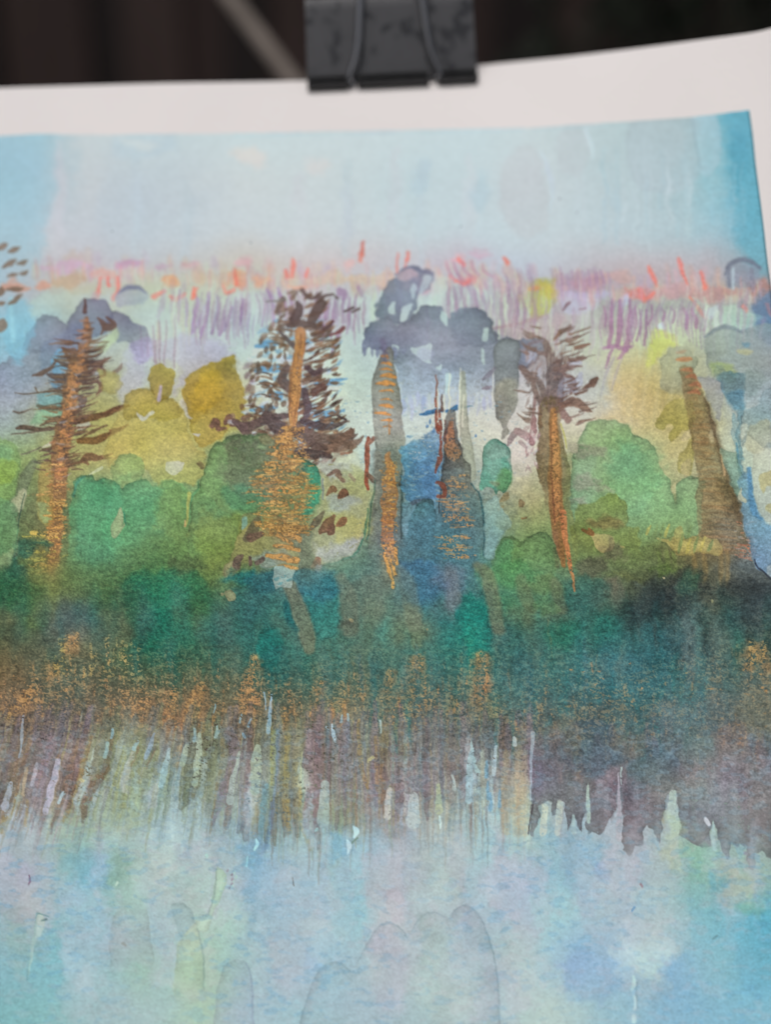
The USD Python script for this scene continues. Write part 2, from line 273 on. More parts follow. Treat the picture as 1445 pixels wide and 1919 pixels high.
B([(780,310),(800,305),(805,345),(785,370),(770,350)], (168,192,202), .6, 0, 9, 4, var=4); B([(890,330),(910,325),(918,370),(900,400),(885,370)], (166,192,202), .6, 0, 9, 4, var=4)
B([(960,285),(985,272),(1008,290),(1022,330),(1030,380),(1020,430),(970,440),(940,380),(945,310)], (186,190,194), .5, .015, 7, 3, var=4)
S([(1012,285),(1024,310),(1036,350),(1030,400)], [4,9,8,3], (190,207,214), .7, s=4)
B([(1046,250),(1070,240),(1095,248),(1108,285),(1090,330),(1050,320),(1040,285)], (178,186,190), .5, .01, 6, 3, var=4)
S([(1098,245),(1108,275),(1112,300)], [5,8,3], (190,206,212), .7, s=3)
S([(1100,240),(1180,236),(1180,300),(1185,380)], 3, (190,205,210), .3, s=5)
B([(1180,232),(1296,222),(1304,260),(1312,330),(1260,360),(1190,350)], (166,182,190), .45, .03, 6, 2, var=4)
B([(1296,222),(1345,216),(1350,300),(1318,330),(1306,270)], (168,190,200), .55, .0, 3, 2, var=4)
S([(1297,223),(1303,262),(1313,315)], 2.5, (140,165,178), .6, s=1.6)
B([(1362,208),(1410,204),(1425,320),(1445,420),(1470,520),(1400,500),(1385,420),(1370,330)], (98,162,180), .7, .0, 20, 5, var=4)
B([(1370,260),(1395,250),(1405,310),(1395,360),(1372,340)], (86,154,174), .5, .0, 8, 5, var=4)
for x, y in [(211,434),(1048,372),(1082,397),(865,424),(470,455)]: dab(x, y, 4, 3, 20, (130,140,150), .8, s=.8)
for i in range(26):
    x = rng.uniform(1080,1420); S([(x, rng.uniform(260,330)), (x + 3, rng.uniform(360,470))], [3,7], (150,184,196) if i % 2 else (190,202,208), .25, s=4, w=3)

# ---- flowering horizon and the streaked hill
HZ = lambda x: np.interp(x, [-60,60,300,520,760,900,1000,1100,1250,1445], [500,500,505,520,528,520,530,545,530,545])
streaks(40,1420,lambda x: HZ(x)-34,lambda x: HZ(x)-6,90,[(202,166,172),(200,160,144),(196,172,152),(176,156,178)],lambda x:.1,(14,36),(6,20),.45,31,s=6,part=2)
streaks(40,1420,lambda x: HZ(x)-6,lambda x: HZ(x)+10,120,[(205,165,150),(196,172,148),(190,150,165),(190,185,170)],lambda x:.1,(10,26),(8,22),.5,32,s=5,part=2)
for x,y,L,Wd,c in [(28,535,36,24,(208,150,128)),(80,535,30,24,(206,152,130)),(130,525,60,32,(190,166,138)),(240,495,44,14,(178,136,165)),(305,498,26,12,(180,150,172)),(120,500,80,22,(198,170,190)),(318,527,22,26,(212,152,112)),(200,512,40,20,(205,165,150)),(360,500,30,14,(205,165,170)),(440,525,24,36,(214,160,128)),(495,528,30,16,(210,165,130)),(560,540,30,16,(205,150,125)),(620,522,80,24,(206,182,164)),(700,525,70,24,(205,180,165)),(455,490,30,24,(212,172,180)),(655,497,22,18,(214,172,176)),(870,520,50,16,(206,140,140)),(860,487,30,12,(215,165,168)),(900,478,34,12,(196,160,178)),(1160,520,50,22,(192,156,152)),(1200,545,44,22,(202,118,110)),(1260,545,120,24,(186,148,150)),(1345,552,90,22,(178,136,136)),(1420,538,50,34,(170,124,116)),(1110,530,60,26,(190,150,150))]:
    dab(x,y,L,Wd,0,c,.75,s=6,w=4,part=2)
VERM = (224,120,106)
for p, wd in [([(190,522),(186,540),(177,560)],[4,5,12]),([(222,520),(221,545),(212,560)],[7,6,9]),([(203,520),(206,535)],[5,9]),([(290,556),(308,547)],[9,7]),([(318,556),(330,562),(346,552)],[4,9,6]),([(368,542),(362,560)],[5,7]),([(362,540),(366,556)],[5,8]),([(418,534),(425,550),(438,546)],[4,8,7]),([(440,505),(442,535)],[4,8]),([(548,485),(549,500),(547,518)],[4,9,6]),([(536,508),(538,518)],[6,8]),([(577,505),(575,516)],[5,7]),([(682,458),(678,478)],[6,10]),([(684,455),(676,490)],[4,6]),([(744,476),(742,510)],[3,4]),([(764,474),(762,488)],[7,8]),([(760,488),(757,505)],[4,3]),([(862,487),(870,496)],[10,7]),([(945,485),(952,493)],[8,10]),([(855,525),(868,530),(880,524)],[4,9,5]),([(1216,500),(1222,516),(1231,535)],[5,10,4]),([(1271,486),(1276,505),(1288,534)],[5,9,5]),([(1312,510),(1322,540)],[4,8]),([(1292,556),(1305,575),(1323,593)],[4,7,8]),([(1200,540),(1208,562),(1226,548)],[8,12,6]),([(1396,575),(1402,582)],[8,8]),([(1440,570),(1446,590)],[6,8])]:
    S(p, wd, VERM, .75, s=3.4, w=1.5, part=2)
for x0,y0,x1,y1 in [(836,490,850,520),(850,490,866,522),(866,488,884,518),(884,490,900,516),(905,495,925,520)]: S([(x0,y0),(x0+4,y0+16),(x1,y1)],[3,5,3],(176,130,150),.6,s=2.5)
# pale mint gaps and purple strokes of the hill
B([(148,548),(300,560),(350,585),(340,640),(285,640),(270,605),(215,575),(150,580)], (178,194,190), .5, .0, 10, 5, part=2)
B([(430,560),(480,545),(520,560),(505,610),(490,680),(450,680),(430,620)], (182,200,196), .6, 0, 8, 5, part=2)
B([(620,640),(670,610),(700,700),(697,800),(690,850),(640,820),(655,760),(640,700)], (188,204,196), .7, 0, 10, 5, part=2)
PUR = [(150,112,162),(160,125,165),(166,140,172),(140,110,160)]
for x,y,x1,y1,wd in [(384,575,366,622,8),(392,548,378,634,9),(408,555,398,625,7),(420,585,412,628,10),(372,560,360,625,8),(436,575,420,620,6),(494,560,492,612,5),(510,575,512,610,9),(500,540,512,575,6),(520,540,535,580,7),(540,545,548,600,4),(350,560,350,610,5),(335,545,335,600,4),(455,560,448,610,4)]:
    S([(x,y),((x+x1)/2+1,(y+y1)/2),(x1,y1)],[wd*.6,wd,wd*.5],PUR[(x+y)%4],.7,s=3,w=1.2,part=2)
for x,y,x1,y1,wd in [(612,570,604,640,8),(628,560,620,632,8),(644,565,636,640,7),(655,560,650,625,6),(668,555,662,620,6),(638,545,644,560,20),(600,590,596,640,5),(636,620,622,660,8),(672,540,680,556,9)]:
    S([(x,y),((x+x1)/2+1,(y+y1)/2),(x1,y1)],[wd*.6,wd,wd*.5],(158,122,158),.65,s=2.6,w=1.2,part=2)
streaks(360,720,540,600,40,[(196,205,204),(190,206,200),(160,135,168),(200,200,206)],-.08,(30,70),(3,6),.5,33,s=2.6,part=2)
streaks(280,380,560,640,16,[(196,205,200),(168,150,150),(180,176,150)],-.02,(40,80),(4,8),.5,34,s=3,part=2)
B([(285,640),(340,628),(400,640),(440,665),(400,690),(345,720),(320,740),(335,700),(330,680),(290,670)], (172,166,192), .55, 0, 8, 6, part=2)
B([(245,650),(285,640),(280,700),(262,730),(240,760),(222,750),(228,690)], (176,176,196), .6, 0, 8, 5, part=2)
B([(280,668),(262,720),(240,770),(255,760),(285,715)], (182,196,180), .6, 0, 4, 3, part=2)
for x,y,x1,y1,wd in [(288,610,290,680,4),(300,600,300,690,5),(312,600,308,690,4),(262,610,266,665,6),(275,625,277,665,6),(292,640,292,690,6),(328,590,326,690,4)]:
    S([(x,y),(x1,y1)],[wd*.5,wd],(152,125,140),.5,s=2.5,part=2)
# right of the grey crowns: mauve arcs on green
for x,y,x1,y1,wd in [(842,530,858,592,7),(858,535,876,585,7),(875,535,896,590,8),(900,540,915,600,5),(925,535,930,640,5),(940,545,935,600,4),(952,540,952,628,6),(972,540,960,628,9),(985,570,978,620,6),(995,560,992,620,5),(915,560,916,600,4),(890,545,885,580,4)]:
    S([(x,y),((x+x1)/2+3,(y+y1)/2),(x1,y1)],[wd*.6,wd,wd*.6],(158,132,150),.65,s=2.2,w=1,part=2)
B([(812,530),(850,530),(905,545),(935,575),(925,630),(920,600),(880,575),(830,575),(800,570)], (184,204,192), .45, 0, 5, 4, part=2)
for x,y,x1,y1,wd in [(920,555,922,640,5),(936,600,934,640,5),(948,560,946,640,3)]: S([(x,y),(x1,y1)],[3,wd],(188,204,176),.7,s=2,part=2)
S([(900,612),(950,612),(1000,598),(1025,590)],[4,6,8,3],(150,112,120),.6,s=3,part=2)
B([(978,545),(1000,530),(1030,525),(1047,540),(1045,560),(1025,585),(1000,590),(985,570)], (180,174,84), .7, .04, 7, 6, part=2, tex=.1)
B([(1005,535),(1040,530),(1046,548),(1010,550)], (198,172,78), .6, 0, 6, 5, part=2); dab(1000,541,18,10,10,(216,142,82),.8,s=4,part=2)
for x in (998,1010,1020,1030): S([(x,545),(x-2,585)],[3,4],(176,184,96),.6,s=2,part=2)
B([(940,600),(1010,590),(1060,600),(1040,640),(980,640),(940,632)], (172,150,152), .6, 0, 6, 5, part=2)
streaks(960,1090,590,650,40,[(196,190,178),(160,130,138),(190,200,184)],-.15,(14,34),(2,4),.6,35,s=1.6,part=2)
for k in range(9):
    x = 1050 + k * 11 + rng.normal(0,2); S([(x,505+rng.uniform(0,10)),(x+4,530),(x+3,556)],[3,5,4],(168,140,165),.6,s=2.6,part=2)
B([(1052,545),(1120,548),(1140,556),(1100,580),(1060,585)], (178,180,205), .55, 0, 5, 4, part=2); B([(1165,556),(1178,548),(1180,566),(1168,574)], (190,200,220), .8, 0, 3, 2, part=2)
B([(1090,600),(1110,575),(1130,560),(1180,560),(1240,560),(1290,565),(1330,585),(1340,600),(1300,610),(1240,600),(1190,600),(1120,610)], (150,158,150), .5, 0, 6, 5, part=2)
B([(1340,590),(1360,572),(1390,578),(1425,590),(1420,605),(1400,615),(1340,610)], (165,195,180), .75, 0, 4, 3, part=2)
B([(1318,580),(1348,570),(1340,590),(1328,596)], (182,192,204), .7, 0, 3, 2, part=2)
B([(1180,575),(1240,580),(1290,600),(1320,625),(1310,650),(1240,640),(1200,655),(1185,640)], (184,202,172), .6, 0, 6, 5, part=2)
for x,y,x1,y1,wd in [(1147,560,1139,650,8),(1163,562,1156,645,11),(1182,562,1172,655,11),(1192,575,1182,640,6),(1200,580,1193,640,5),(1212,580,1205,648,5),(1130,575,1135,610,4),(1240,575,1244,600,6),(1258,575,1262,606,4),(1280,578,1288,616,7),(1295,580,1306,614,8),(1320,598,1320,618,5),(1222,570,1216,610,4)]:
    S([(x,y),((x+x1)/2+4,(y+y1)/2),(x1,y1)],[wd*.6,wd,wd*.9],(150,112,138),.75,s=2.2,w=1,part=2)
S([(1130,651),(1150,648),(1165,652),(1182,650)],[5,9,8,5],(150,112,140),.7,s=2.2,part=2)
S([(1147,652),(1140,670),(1134,690)],[6,6,3],(150,112,140),.7,s=2,part=2); S([(1170,655),(1163,668),(1158,672)],[8,7,4],(150,112,140),.7,s=2,part=2)
S([(1150,670),(1135,700),(1126,740)],[4,5,3],(160,150,160),.6,s=2.5,part=2); S([(1165,672),(1152,705),(1148,730)],[4,5,3],(165,155,160),.5,s=2.5,part=2)
B([(1236,608),(1243,604),(1248,618),(1236,618)], (196,214,220), .9, 0, 1.6, 1.5, part=2)
B([(1218,640),(1240,620),(1275,640),(1250,650),(1238,660),(1225,690),(1205,690)], (184,190,72), .75, 0, 7, 5, part=2)
for x in range(1195,1300,13): S([(x,660),(x-14,740),(x-20,790)],[4,7,5],(196,185,140) if x % 2 else (176,160,110),.35,s=5,part=2)
B([(1085,720),(1130,690),(1130,760),(1100,800),(1080,790)], (178,182,178), .5, 0, 9, 5, part=2)
# gate-like arch at the top right
S([(1360,515),(1366,498),(1385,488),(1405,490),(1424,503)],[6,9,10,10,7],(100,102,122),.85,s=4,part=2); B([(1366,505),(1385,495),(1410,498),(1422,510),(1420,540),(1365,540)], (128,132,152), .75, 0, 5, 3, part=2)
S([(1366,505),(1367,538)],6,(110,110,130),.6,s=3,part=2); S([(1374,505),(1375,544)],5,(176,188,200),.7,s=2.5,part=2); S([(1408,505),(1412,545)],8,(120,116,135),.5,s=3,part=2)
B([(1425,560),(1460,550),(1470,640),(1440,650),(1415,612)], (84,110,148), .7, 0, 6, 4, part=2)

# streaked wet colour pulled down the slope
streaks(290,1440,lambda x: HZ(x)+6,lambda x: HZ(x)+60,210,[(194,212,198),(186,208,188),(156,126,156),(198,210,202),(164,140,160)],lambda x: np.interp(x,[300,700,900,1100,1440],[-.12,-.02,.12,-.1,-.02]),(30,80),(4,10),.38,37,s=3.6,w=2,part=2)
streaks(40,1440,lambda x: HZ(x)-20,lambda x: HZ(x)+6,150,[(206,170,150),(190,196,180),(200,150,150),(186,160,175),(196,190,182)],.05,(16,40),(3,7),.45,38,s=2.4,w=1.2,part=2)
B([(60,560),(140,550),(210,560),(170,600),(140,570),(90,590),(50,620),(30,660),(60,600)], (172,194,186), .6, 0, 6, 5, part=2)

for x0, x1, y0, y1, ln, n, cv in [(832,1000,500,575,60,34,8),(1130,1330,558,585,62,40,-8),(365,470,545,575,70,20,-6),(480,560,540,560,50,12,7),(590,690,545,585,50,20,-5),(1030,1130,500,515,46,18,4)]:
    for k in range(n):
        x = x0 + (x1-x0)*(k+.5)/n + rng.normal(0,1.5); y = rng.uniform(y0,y1); L = ln*rng.uniform(.7,1.3)
        S([(x,y),(x+cv*.9,y+L*.5),(x+cv*.6,y+L)],[2.5,rng.uniform(3.5,6),2.5],[(152,120,148),(164,132,152),(146,118,150)][k%3],.38,s=2.6,w=.8,part=2)
# ---- grey-blue crowns
def T(name): PARTS.append(name); return len(PARTS) - 1
GR = (126,132,152)
tg = T('painted_grey_grove')
B([(-20,700),(20,676),(50,668),(76,655),(100,640),(150,640),(160,700),(120,740),(60,780),(-20,800)], (142,146,158), .8, .14, 3, 4, part=tg, fade=(690,790))
B([(46,640),(60,606),(90,593),(118,600),(130,620),(130,660),(85,665),(50,662)], (128,134,148), .85, .16, 3, 3, part=tg, fade=(620,720))
B([(128,625),(134,590),(146,568),(170,560),(200,568),(212,590),(200,625),(160,640)], (118,126,142), .88, .14, 3, 3, part=tg)
B([(150,600),(160,640),(150,700),(90,712),(75,690),(85,650),(125,620)], (122,134,154), .7, 0, 6, 4, part=tg)
B([(206,590),(225,580),(243,594),(250,605),(272,612),(284,632),(282,640),(255,668),(240,640),(215,640),(200,615)], (118,124,140), .85, .15, 3, 3, part=tg, fade=(610,700))
B([(245,640),(282,628),(288,650),(280,670),(262,680),(248,665)], (160,150,184), .7, 0, 4, 3)
S([(222,550),(236,541),(256,540),(274,549)],[4,10,10,4],(112,118,140),.85,s=3,part=tg); B([(224,548),(274,548),(280,562),(250,574),(225,570)], (150,158,170), .7, 0, 4, 3)
S([(190,655),(212,630),(216,615)],[18,16,6],(180,200,160),.7,s=4)
B([(108,655),(124,660),(132,690),(118,720),(98,690)], (112,165,198), .75, 0, 3, 3); B([(70,745),(110,735),(128,752),(120,770),(80,775)], (96,150,160), .7, 0, 4, 3)
B([(95,715),(122,712),(125,726),(100,728)], (92,140,180), .8, 0, 3, 2); B([(80,770),(115,762),(112,785),(60,795)], (125,170,140), .8, 0, 4, 3)
B([(10,590),(40,560),(60,590),(60,650),(40,680),(10,660)], (128,184,206), .6, 0, 8, 5)
S([(20,560),(25,640)],8,(160,205,215),.5,s=4)
for x,y,L,Wd,a in [(3,461,24,12,25),(27,467,22,12,20),(18,494,28,12,30),(42,491,20,9,25),(24,516,18,8,15),(44,510,14,8,30),(26,566,22,9,35),(3,610,16,20,40),(2,545,14,16,60),(28,541,26,12,10),(4,570,12,10,0),(34,556,16,8,30)]:
    dab(x,y,L,Wd,a,(128,108,94),.85,s=2.4,w=1.5,part=tg)
tc = T('painted_grey_grove')
B([(708,590),(714,560),(720,542),(738,520),(744,509),(765,502),(788,505),(806,518),(800,545),(785,558),(776,580),(762,602),(745,606),(718,604)], (106,116,135), .88, .1, 3, 4, part=tc)
S([(740,515),(765,502),(792,508),(806,520)],[4,6,5,3],(104,108,130),.6,s=2.5); B([(742,512),(762,506),(782,512),(776,524),(750,526)], (198,170,172), .6, 0, 3, 3)
for p in [[(733,566),(742,570),(738,590),(730,590)],[(774,530),(783,540),(775,560),(770,545)],[(712,545),(719,548),(714,560)],[(755,575),(772,570),(760,598),(750,600)],[(790,520),(806,522),(800,540),(788,552)]]: B(p, (184,202,200), .8, 0, 1.5, 2)
B([(678,660),(683,628),(698,608),(716,601),(750,607),(770,590),(778,582),(800,573),(826,578),(843,594),(852,590),(868,583),(892,580),(914,592),(927,618),(930,634),(952,633),(970,640),(985,634),(1008,628),(1022,636),(1027,650),(1010,668),(990,690),(962,700),(955,722),(930,735),(905,728),(880,742),(850,730),(815,742),(790,735),(762,742),(745,700),(738,670),(715,664),(700,654)], (112,119,137), .92, .2, 2, 4, ew=4, part=tc, fade=(660,770))
B([(700,610),(760,605),(840,600),(920,620),(950,640),(900,660),(800,660),(720,650)], (130,130,148), .4, 0, 12, 8, part=tc)
B([(840,610),(880,585),(920,600),(925,640),(870,650)], (104,112,130), .55, .1, 8, 4, part=tc)
B([(730,700),(800,690),(900,700),(935,710),(920,760),(880,790),(800,770),(755,780),(742,740)], (160,170,188), .65, 0, 10, 10, tex=.3, fade=(730,800))
for p in [[(770,657),(790,650),(806,646),(806,675),(813,680),(799,681)],[(901,656),(906,656),(905,686),(900,682)],[(905,618),(913,612),(915,630),(908,640),(902,637)],[(828,584),(838,590),(836,612),(826,596)],[(735,645),(746,650),(742,664),(733,660)],[(816,690),(826,682),(824,694)],[(834,700),(845,705),(838,740),(832,715)]]: B(p, (188,206,200), .85, .0, 1.4, 1.8)
B([(786,655),(812,662),(800,678),(780,668)], (168,172,198), .5, 0, 3, 2)
streaks(680,760,650,655,14,[(124,130,150)],0,(8,20),(6,10),.8,41,s=2)
streaks(750,940,735,750,26,[(150,162,190),(170,176,200),(190,198,192)],0,(14,40),(5,10),.6,42,s=2.5)
tt = T('painted_grey_petal')
B([(927,645),(972,640),(974,690),(971,735),(962,775),(954,790),(947,804),(938,790),(930,778),(927,720)], (128,134,136), .9, .22, 1.6, 1.5, part=tt, var=10)
B([(930,720),(970,715),(962,770),(947,800),(931,775)], (150,146,128), .6, 0, 6, 2, part=tt); S([(924,690),(924,760)],[2,3],(205,205,196),.7)
S([(905,712),(918,700),(927,690)],[4,9,4],(120,116,130),.8); dab(912,727,18,8,15,(122,112,124),.8)
# pale speckled centre
for i in range(260):
    x, y = rng.uniform(640,1060), rng.uniform(740,900); dab(x, y, rng.uniform(2,9), rng.uniform(1.5,4), rng.uniform(-10,40), (110,150,172) if rng.random() < .6 else (150,170,180), rng.uniform(.2,.6), s=1.2, w=.5)
B([(960,740),(990,700),(1010,720),(1005,800),(990,850),(960,860),(945,810)], (198,190,186), .5, 0, 9, 5)

# ---- left conifer
t1 = T('painted_conifer')
BR, DK = (128,86,56), (88,68,62)
S([(159,562),(160,585)],[5,10],(92,72,66),.9,part=t1)
for p, wd, c in [([(185,598),(200,614),(214,608),(200,596)],[4,16,10,4],(108,84,72)),([(196,612),(190,628)],[8,3],(110,86,74)),
 ([(117,653),(135,660),(148,662),(155,690)],[4,8,12,10],(110,80,66)),([(118,655),(132,672),(138,690)],[2,8,12],(108,78,62)),([(103,676),(120,682),(140,690)],[4,8,10],(100,76,66)),
 ([(60,705),(78,702),(96,690),(106,678)],[4,9,7,4],(110,84,72)),([(90,704),(112,708),(140,708)],[5,16,14],(92,74,70)),([(155,684),(180,682),(205,670)],[16,12,3],(108,80,70)),([(160,700),(185,690),(196,672)],[10,8,4],(112,84,72)),
 ([(175,688),(192,690),(195,702),(180,708)],[4,5,6,4],(108,80,76)),([(160,720),(180,715),(188,728),(180,740)],[5,7,9,4],(120,90,72)),([(212,698),(222,692),(229,682)],[6,8,3],(128,112,100)),
 ([(28,738),(60,739),(100,733),(135,730)],[1.5,3,4,6],(100,78,62)),([(66,728),(72,736)],[3,3],(100,78,62)),([(26,770),(40,774),(62,768)],[2,4,2],(110,90,80)),([(72,762),(88,766),(130,762)],[6,7,7],(92,80,66)),
 ([(138,745),(155,750),(148,768)],[8,16,6],(110,90,86)),([(76,797),(100,785),(130,780)],[3,9,8],(92,70,56)),([(145,790),(175,782),(205,772),(243,762)],[14,13,9,3],(104,72,46)),([(190,775),(225,762),(244,761)],[4,6,3],(96,66,44)),
 ([(31,803),(45,800),(70,804),(100,803)],[5,10,8,6],(92,70,60)),([(22,814),(50,810),(98,804)],[1.5,3,4],(110,90,78)),([(150,822),(172,808),(200,796)],[3,6,3],(108,84,60)),([(150,826),(180,824),(205,812),(240,796)],[10,15,10,3],(112,78,46)),
 ([(205,805),(236,797)],[4,2],(112,78,46)),([(74,845),(92,842),(106,834)],[3,9,7],(98,80,66)),([(40,850),(60,845),(76,838)],[2,3,3],(110,100,84)),([(130,870),(150,866),(165,856),(185,858),(210,851)],[5,7,16,9,3],(114,80,58)),([(155,862),(165,870)],[8,4],(112,80,58)),([(196,860),(220,857)],[3,1.5],(112,86,60)),
 ([(60,864),(78,869),(110,868)],[2,5,5],(98,90,70)),([(150,800),(165,795)],[12,8],(190,188,170)),([(80,838),(104,826)],[3,10],(196,190,168))]:
    S(p, wd, c, .88, s=1.8, w=1, part=t1)
S([(164,600),(163,625),(154,660),(140,705),(134,735),(132,770),(122,800),(114,840),(112,890),(106,940),(104,1000),(100,1050),(98,1085)],[7,16,26,34,32,26,40,34,30,30,27,24,12], (146,104,70), .82, s=3, w=3, e=.05, part=t1)
S([(164,610),(156,655),(140,705),(134,735),(128,800),(118,850),(112,890)],[4,13,24,20,28,20,20],(178,124,80),.65,s=2,tex=.40,part=t1,metal=.5)
for i in range(60):
    y = rng.uniform(600,900); xc = np.interp(y,[600,660,705,735,800,850,900],[163,154,140,133,122,113,111]); h = np.interp(y,[600,660,705,735,800,850,900],[8,14,26,16,20,18,20])
    x = xc + rng.uniform(-h,h); dab(x,y,rng.uniform(10,24),rng.uniform(3,6),rng.uniform(-12,25),[(96,72,62),(180,124,86),(140,112,98),(112,84,66),(150,140,140)][rng.integers(5)],.65,s=1.5,part=t1)
for x,y in [(155,640),(180,700),(150,702),(168,725),(120,790),(140,742),(150,760)]: dab(x,y,14,6,10,(150,150,160),.6,s=2)
B([(72,880),(98,870),(100,970),(85,985),(70,960)], (175,150,78), .7, .1, 3, 2, part=t1); B([(70,945),(95,950),(92,975),(80,980)], (135,160,120), .7, .1, 3, 2)
for i in range(85):
    y = rng.uniform(870,1060); xc = np.interp(y,[870,1000,1060],[112,105,100]); w_ = np.interp(y,[870,1000,1060],[20,17,9])
    copper([(xc - w_ * rng.uniform(.4,1.5), y), (xc + w_ * rng.uniform(.3,1.1), y + rng.uniform(-5,4))], [2,5,2], .8, .46, [(214,142,84),(222,158,98),(190,118,70)][i % 3], part=t1)
for i in range(60):
    y = rng.uniform(1000,1145); x0 = rng.uniform(42,75); copper([(x0,y),(x0+rng.uniform(20,60),y-rng.uniform(-3,6))],[2,4,1.5],.75,.55,[(206,170,84),(196,160,80),(214,150,84)][i % 3],part=t1)
copper([(40,1142),(70,1140),(110,1140)],[3,5,3],.8,.4,(208,150,90),part=t1); copper([(60,998),(85,1000)],[9,7],.8,.45,(214,160,86),part=t1); copper([(48,930),(70,928),(120,925)],[2,5,3],.6,.5,part=t1)
for x,y,L,Wd in [(80,1015,30,16),(84,1080,26,9),(45,1025,22,40),(30,1080,26,50),(75,1132,50,8),(22,1048,14,24)]: dab(x,y,L,Wd,0,(24,84,78),.6,s=5,w=3)

for i in range(150):                                             # feathery twigs down the trunk
    y = rng.uniform(640,885); xc = np.interp(y,[600,660,705,735,800,850,900],[163,154,140,133,122,113,111]); sd = 1 if rng.random() < .5 else -1
    r0 = rng.uniform(4,26); L = rng.uniform(12,42) * (1 if y < 830 else .7); dy = -rng.uniform(.05,.5) * L if sd > 0 else rng.uniform(-.2,.25) * L
    x0 = xc + sd * r0; S([(x0,y),(x0+sd*L*.5,y+dy*.35),(x0+sd*L,y+dy)],[rng.uniform(2.5,5.5),rng.uniform(2,4),1],[(98,74,60),(116,86,66),(86,68,62),(130,100,74)][i%4],.75,s=1.4,part=t1)
# ---- ochre and yellow bushes behind
B([(205,800),(225,765),(238,742),(262,728),(285,735),(310,742),(330,755),(345,790),(360,830),(380,850),(375,900),(300,905),(270,890),(215,880),(190,850)], (184,168,92), .7, .08, 4, 5, part=T('painted_ochre_bush'))
B([(232,760),(240,740),(265,727),(295,735),(325,748),(338,775),(320,790),(270,785),(240,785)], (168,150,66), .75, .12, 2.5, 3, part=len(PARTS)-1)
B([(274,712),(280,694),(302,686),(322,695),(327,715),(318,735),(300,750),(284,735)], (160,140,58), .9, .14, 2, 3, part=len(PARTS)-1); S([(296,725),(293,752)],[14,10],(168,150,84),.8,s=2.5); S([(300,725),(298,748)],[5,7],(184,170,190),.85,s=2)
B([(340,745),(350,705),(372,690),(402,672),(436,664),(444,690),(448,712),(460,738),(456,775),(438,795),(400,830),(370,835),(355,800),(345,770)], (160,136,56), .92, .12, 2.2, 3, part=T('painted_ochre_bush')); PO=len(PARTS)-1
B([(360,720),(400,690),(415,720),(400,760),(360,770)], (186,160,52), .7, 0, 12, 5, part=PO); B([(410,680),(440,670),(442,700),(415,710)], (132,116,62), .6, 0, 8, 3, part=PO)
B([(360,780),(440,760),(450,790),(400,835),(370,840)], (184,172,96), .7, 0, 12, 5, part=PO)
B([(185,690),(215,700),(232,715),(222,735),(195,735),(182,715)], (172,158,76), .6, .1, 4, 3)
for p in [[(256,772),(266,790),(288,776),(284,770),(270,780)],[(335,752),(342,750),(352,778),(358,784),(348,784)],[(312,868),(322,862),(344,864),(342,880),(330,888),(316,884)],[(360,815),(376,814),(372,820)]]: B(p, (202,200,190), .9, .06, 1.6, 2)
for x,y in [(404,790),(430,783)]: S([(x-8,y+8),(x,y-2),(x+4,y+12),(x+20,y+12)],[10,12,10,4],(112,84,72),.85,s=1.8)
for i in range(14): dab(rng.uniform(460,480),rng.uniform(680,760),rng.uniform(10,16),rng.uniform(8,12),60,(140,118,128) if i%2 else (120,96,88),.5,s=2.5)

# ---- centre conifer
t2 = T('painted_conifer')
hw = lambda y,sd: np.interp(y,[535,560,620,680,740,790,820,870],[8,42,66,84,80,118 if sd<0 else 104,130 if sd>0 else 90,95]) if 1 else 0
cx = lambda y: np.interp(y,[535,620,700,790,870],[570,562,552,545,545])
B([(548,610),(565,585),(580,600),(578,680),(572,740),(575,790),(640,815),(650,845),(600,862),(548,850),(500,830),(465,800),(520,780),(535,740),(535,680),(540,640)], (112,94,84), .5, .0, 6, 8, tex=.35, part=t2)
for i in range(190):                                             # blue and white flicks first
    sd = 1 if rng.random() < .6 else -1; y = rng.uniform(600,850); x = cx(y) + sd * rng.uniform(10, hw(y,sd)*1.05)
    dab(x,y,rng.uniform(10,28),rng.uniform(5,10),(22 if sd>0 else 8)+rng.normal(0,12),[(104,150,180),(140,174,192),(206,208,204),(190,196,208),(200,206,200)][rng.integers(5)],.6,s=1.8,w=.6,tex=.12,part=t2)
for x,y,L,Wd in [(505,645,50,14),(490,692,32,14),(520,740,22,18),(495,765,50,12),(612,775,70,14),(620,715,60,12),(600,795,50,20),(520,690,30,16)]: dab(x,y,L,Wd,8,(92,146,186),.75,s=2.2,part=t2)
for i in range(270):
    sd = 1 if rng.random() < .56 else -1; y = 540 + 330 * rng.random() ** .8; q = rng.random() ** .85; x = cx(y) + sd * (8 + q * (hw(y,sd)-8))
    soft = 2.6 if y < 640 else 1.5
    if sd > 0: dab(x,y,rng.uniform(9,20),rng.uniform(4.5,8.5),28+rng.normal(0,12),[(98,74,54),(118,90,68),(84,66,56),(136,102,78)][rng.integers(4)],.8,s=soft,w=.5,part=t2)
    else: dab(x,y,rng.uniform(8,15),rng.uniform(6,10.5),62+rng.normal(0,25),[(108,84,64),(124,100,80),(138,116,100),(96,78,66)][rng.integers(4)],.7,s=soft,w=.5,part=t2)
for i in range(170):
    sd = 1 if rng.random() < .6 else -1; y = 600 + 290*rng.random()**.75; h = hw(y,sd); x0 = cx(y) + sd*rng.uniform(6,h*.6); L = rng.uniform(14,40)
    S([(x0,y),(x0+sd*L*.5,y-L*.16),(x0+sd*L,y-L*rng.uniform(.2,.55)*(1 if sd>0 else .3))],[rng.uniform(3,6),rng.uniform(2.5,4.5),1],[(100,76,58),(118,90,68),(84,66,58),(134,104,80)][i%4],.7,s=1.4,w=.5,part=t2)
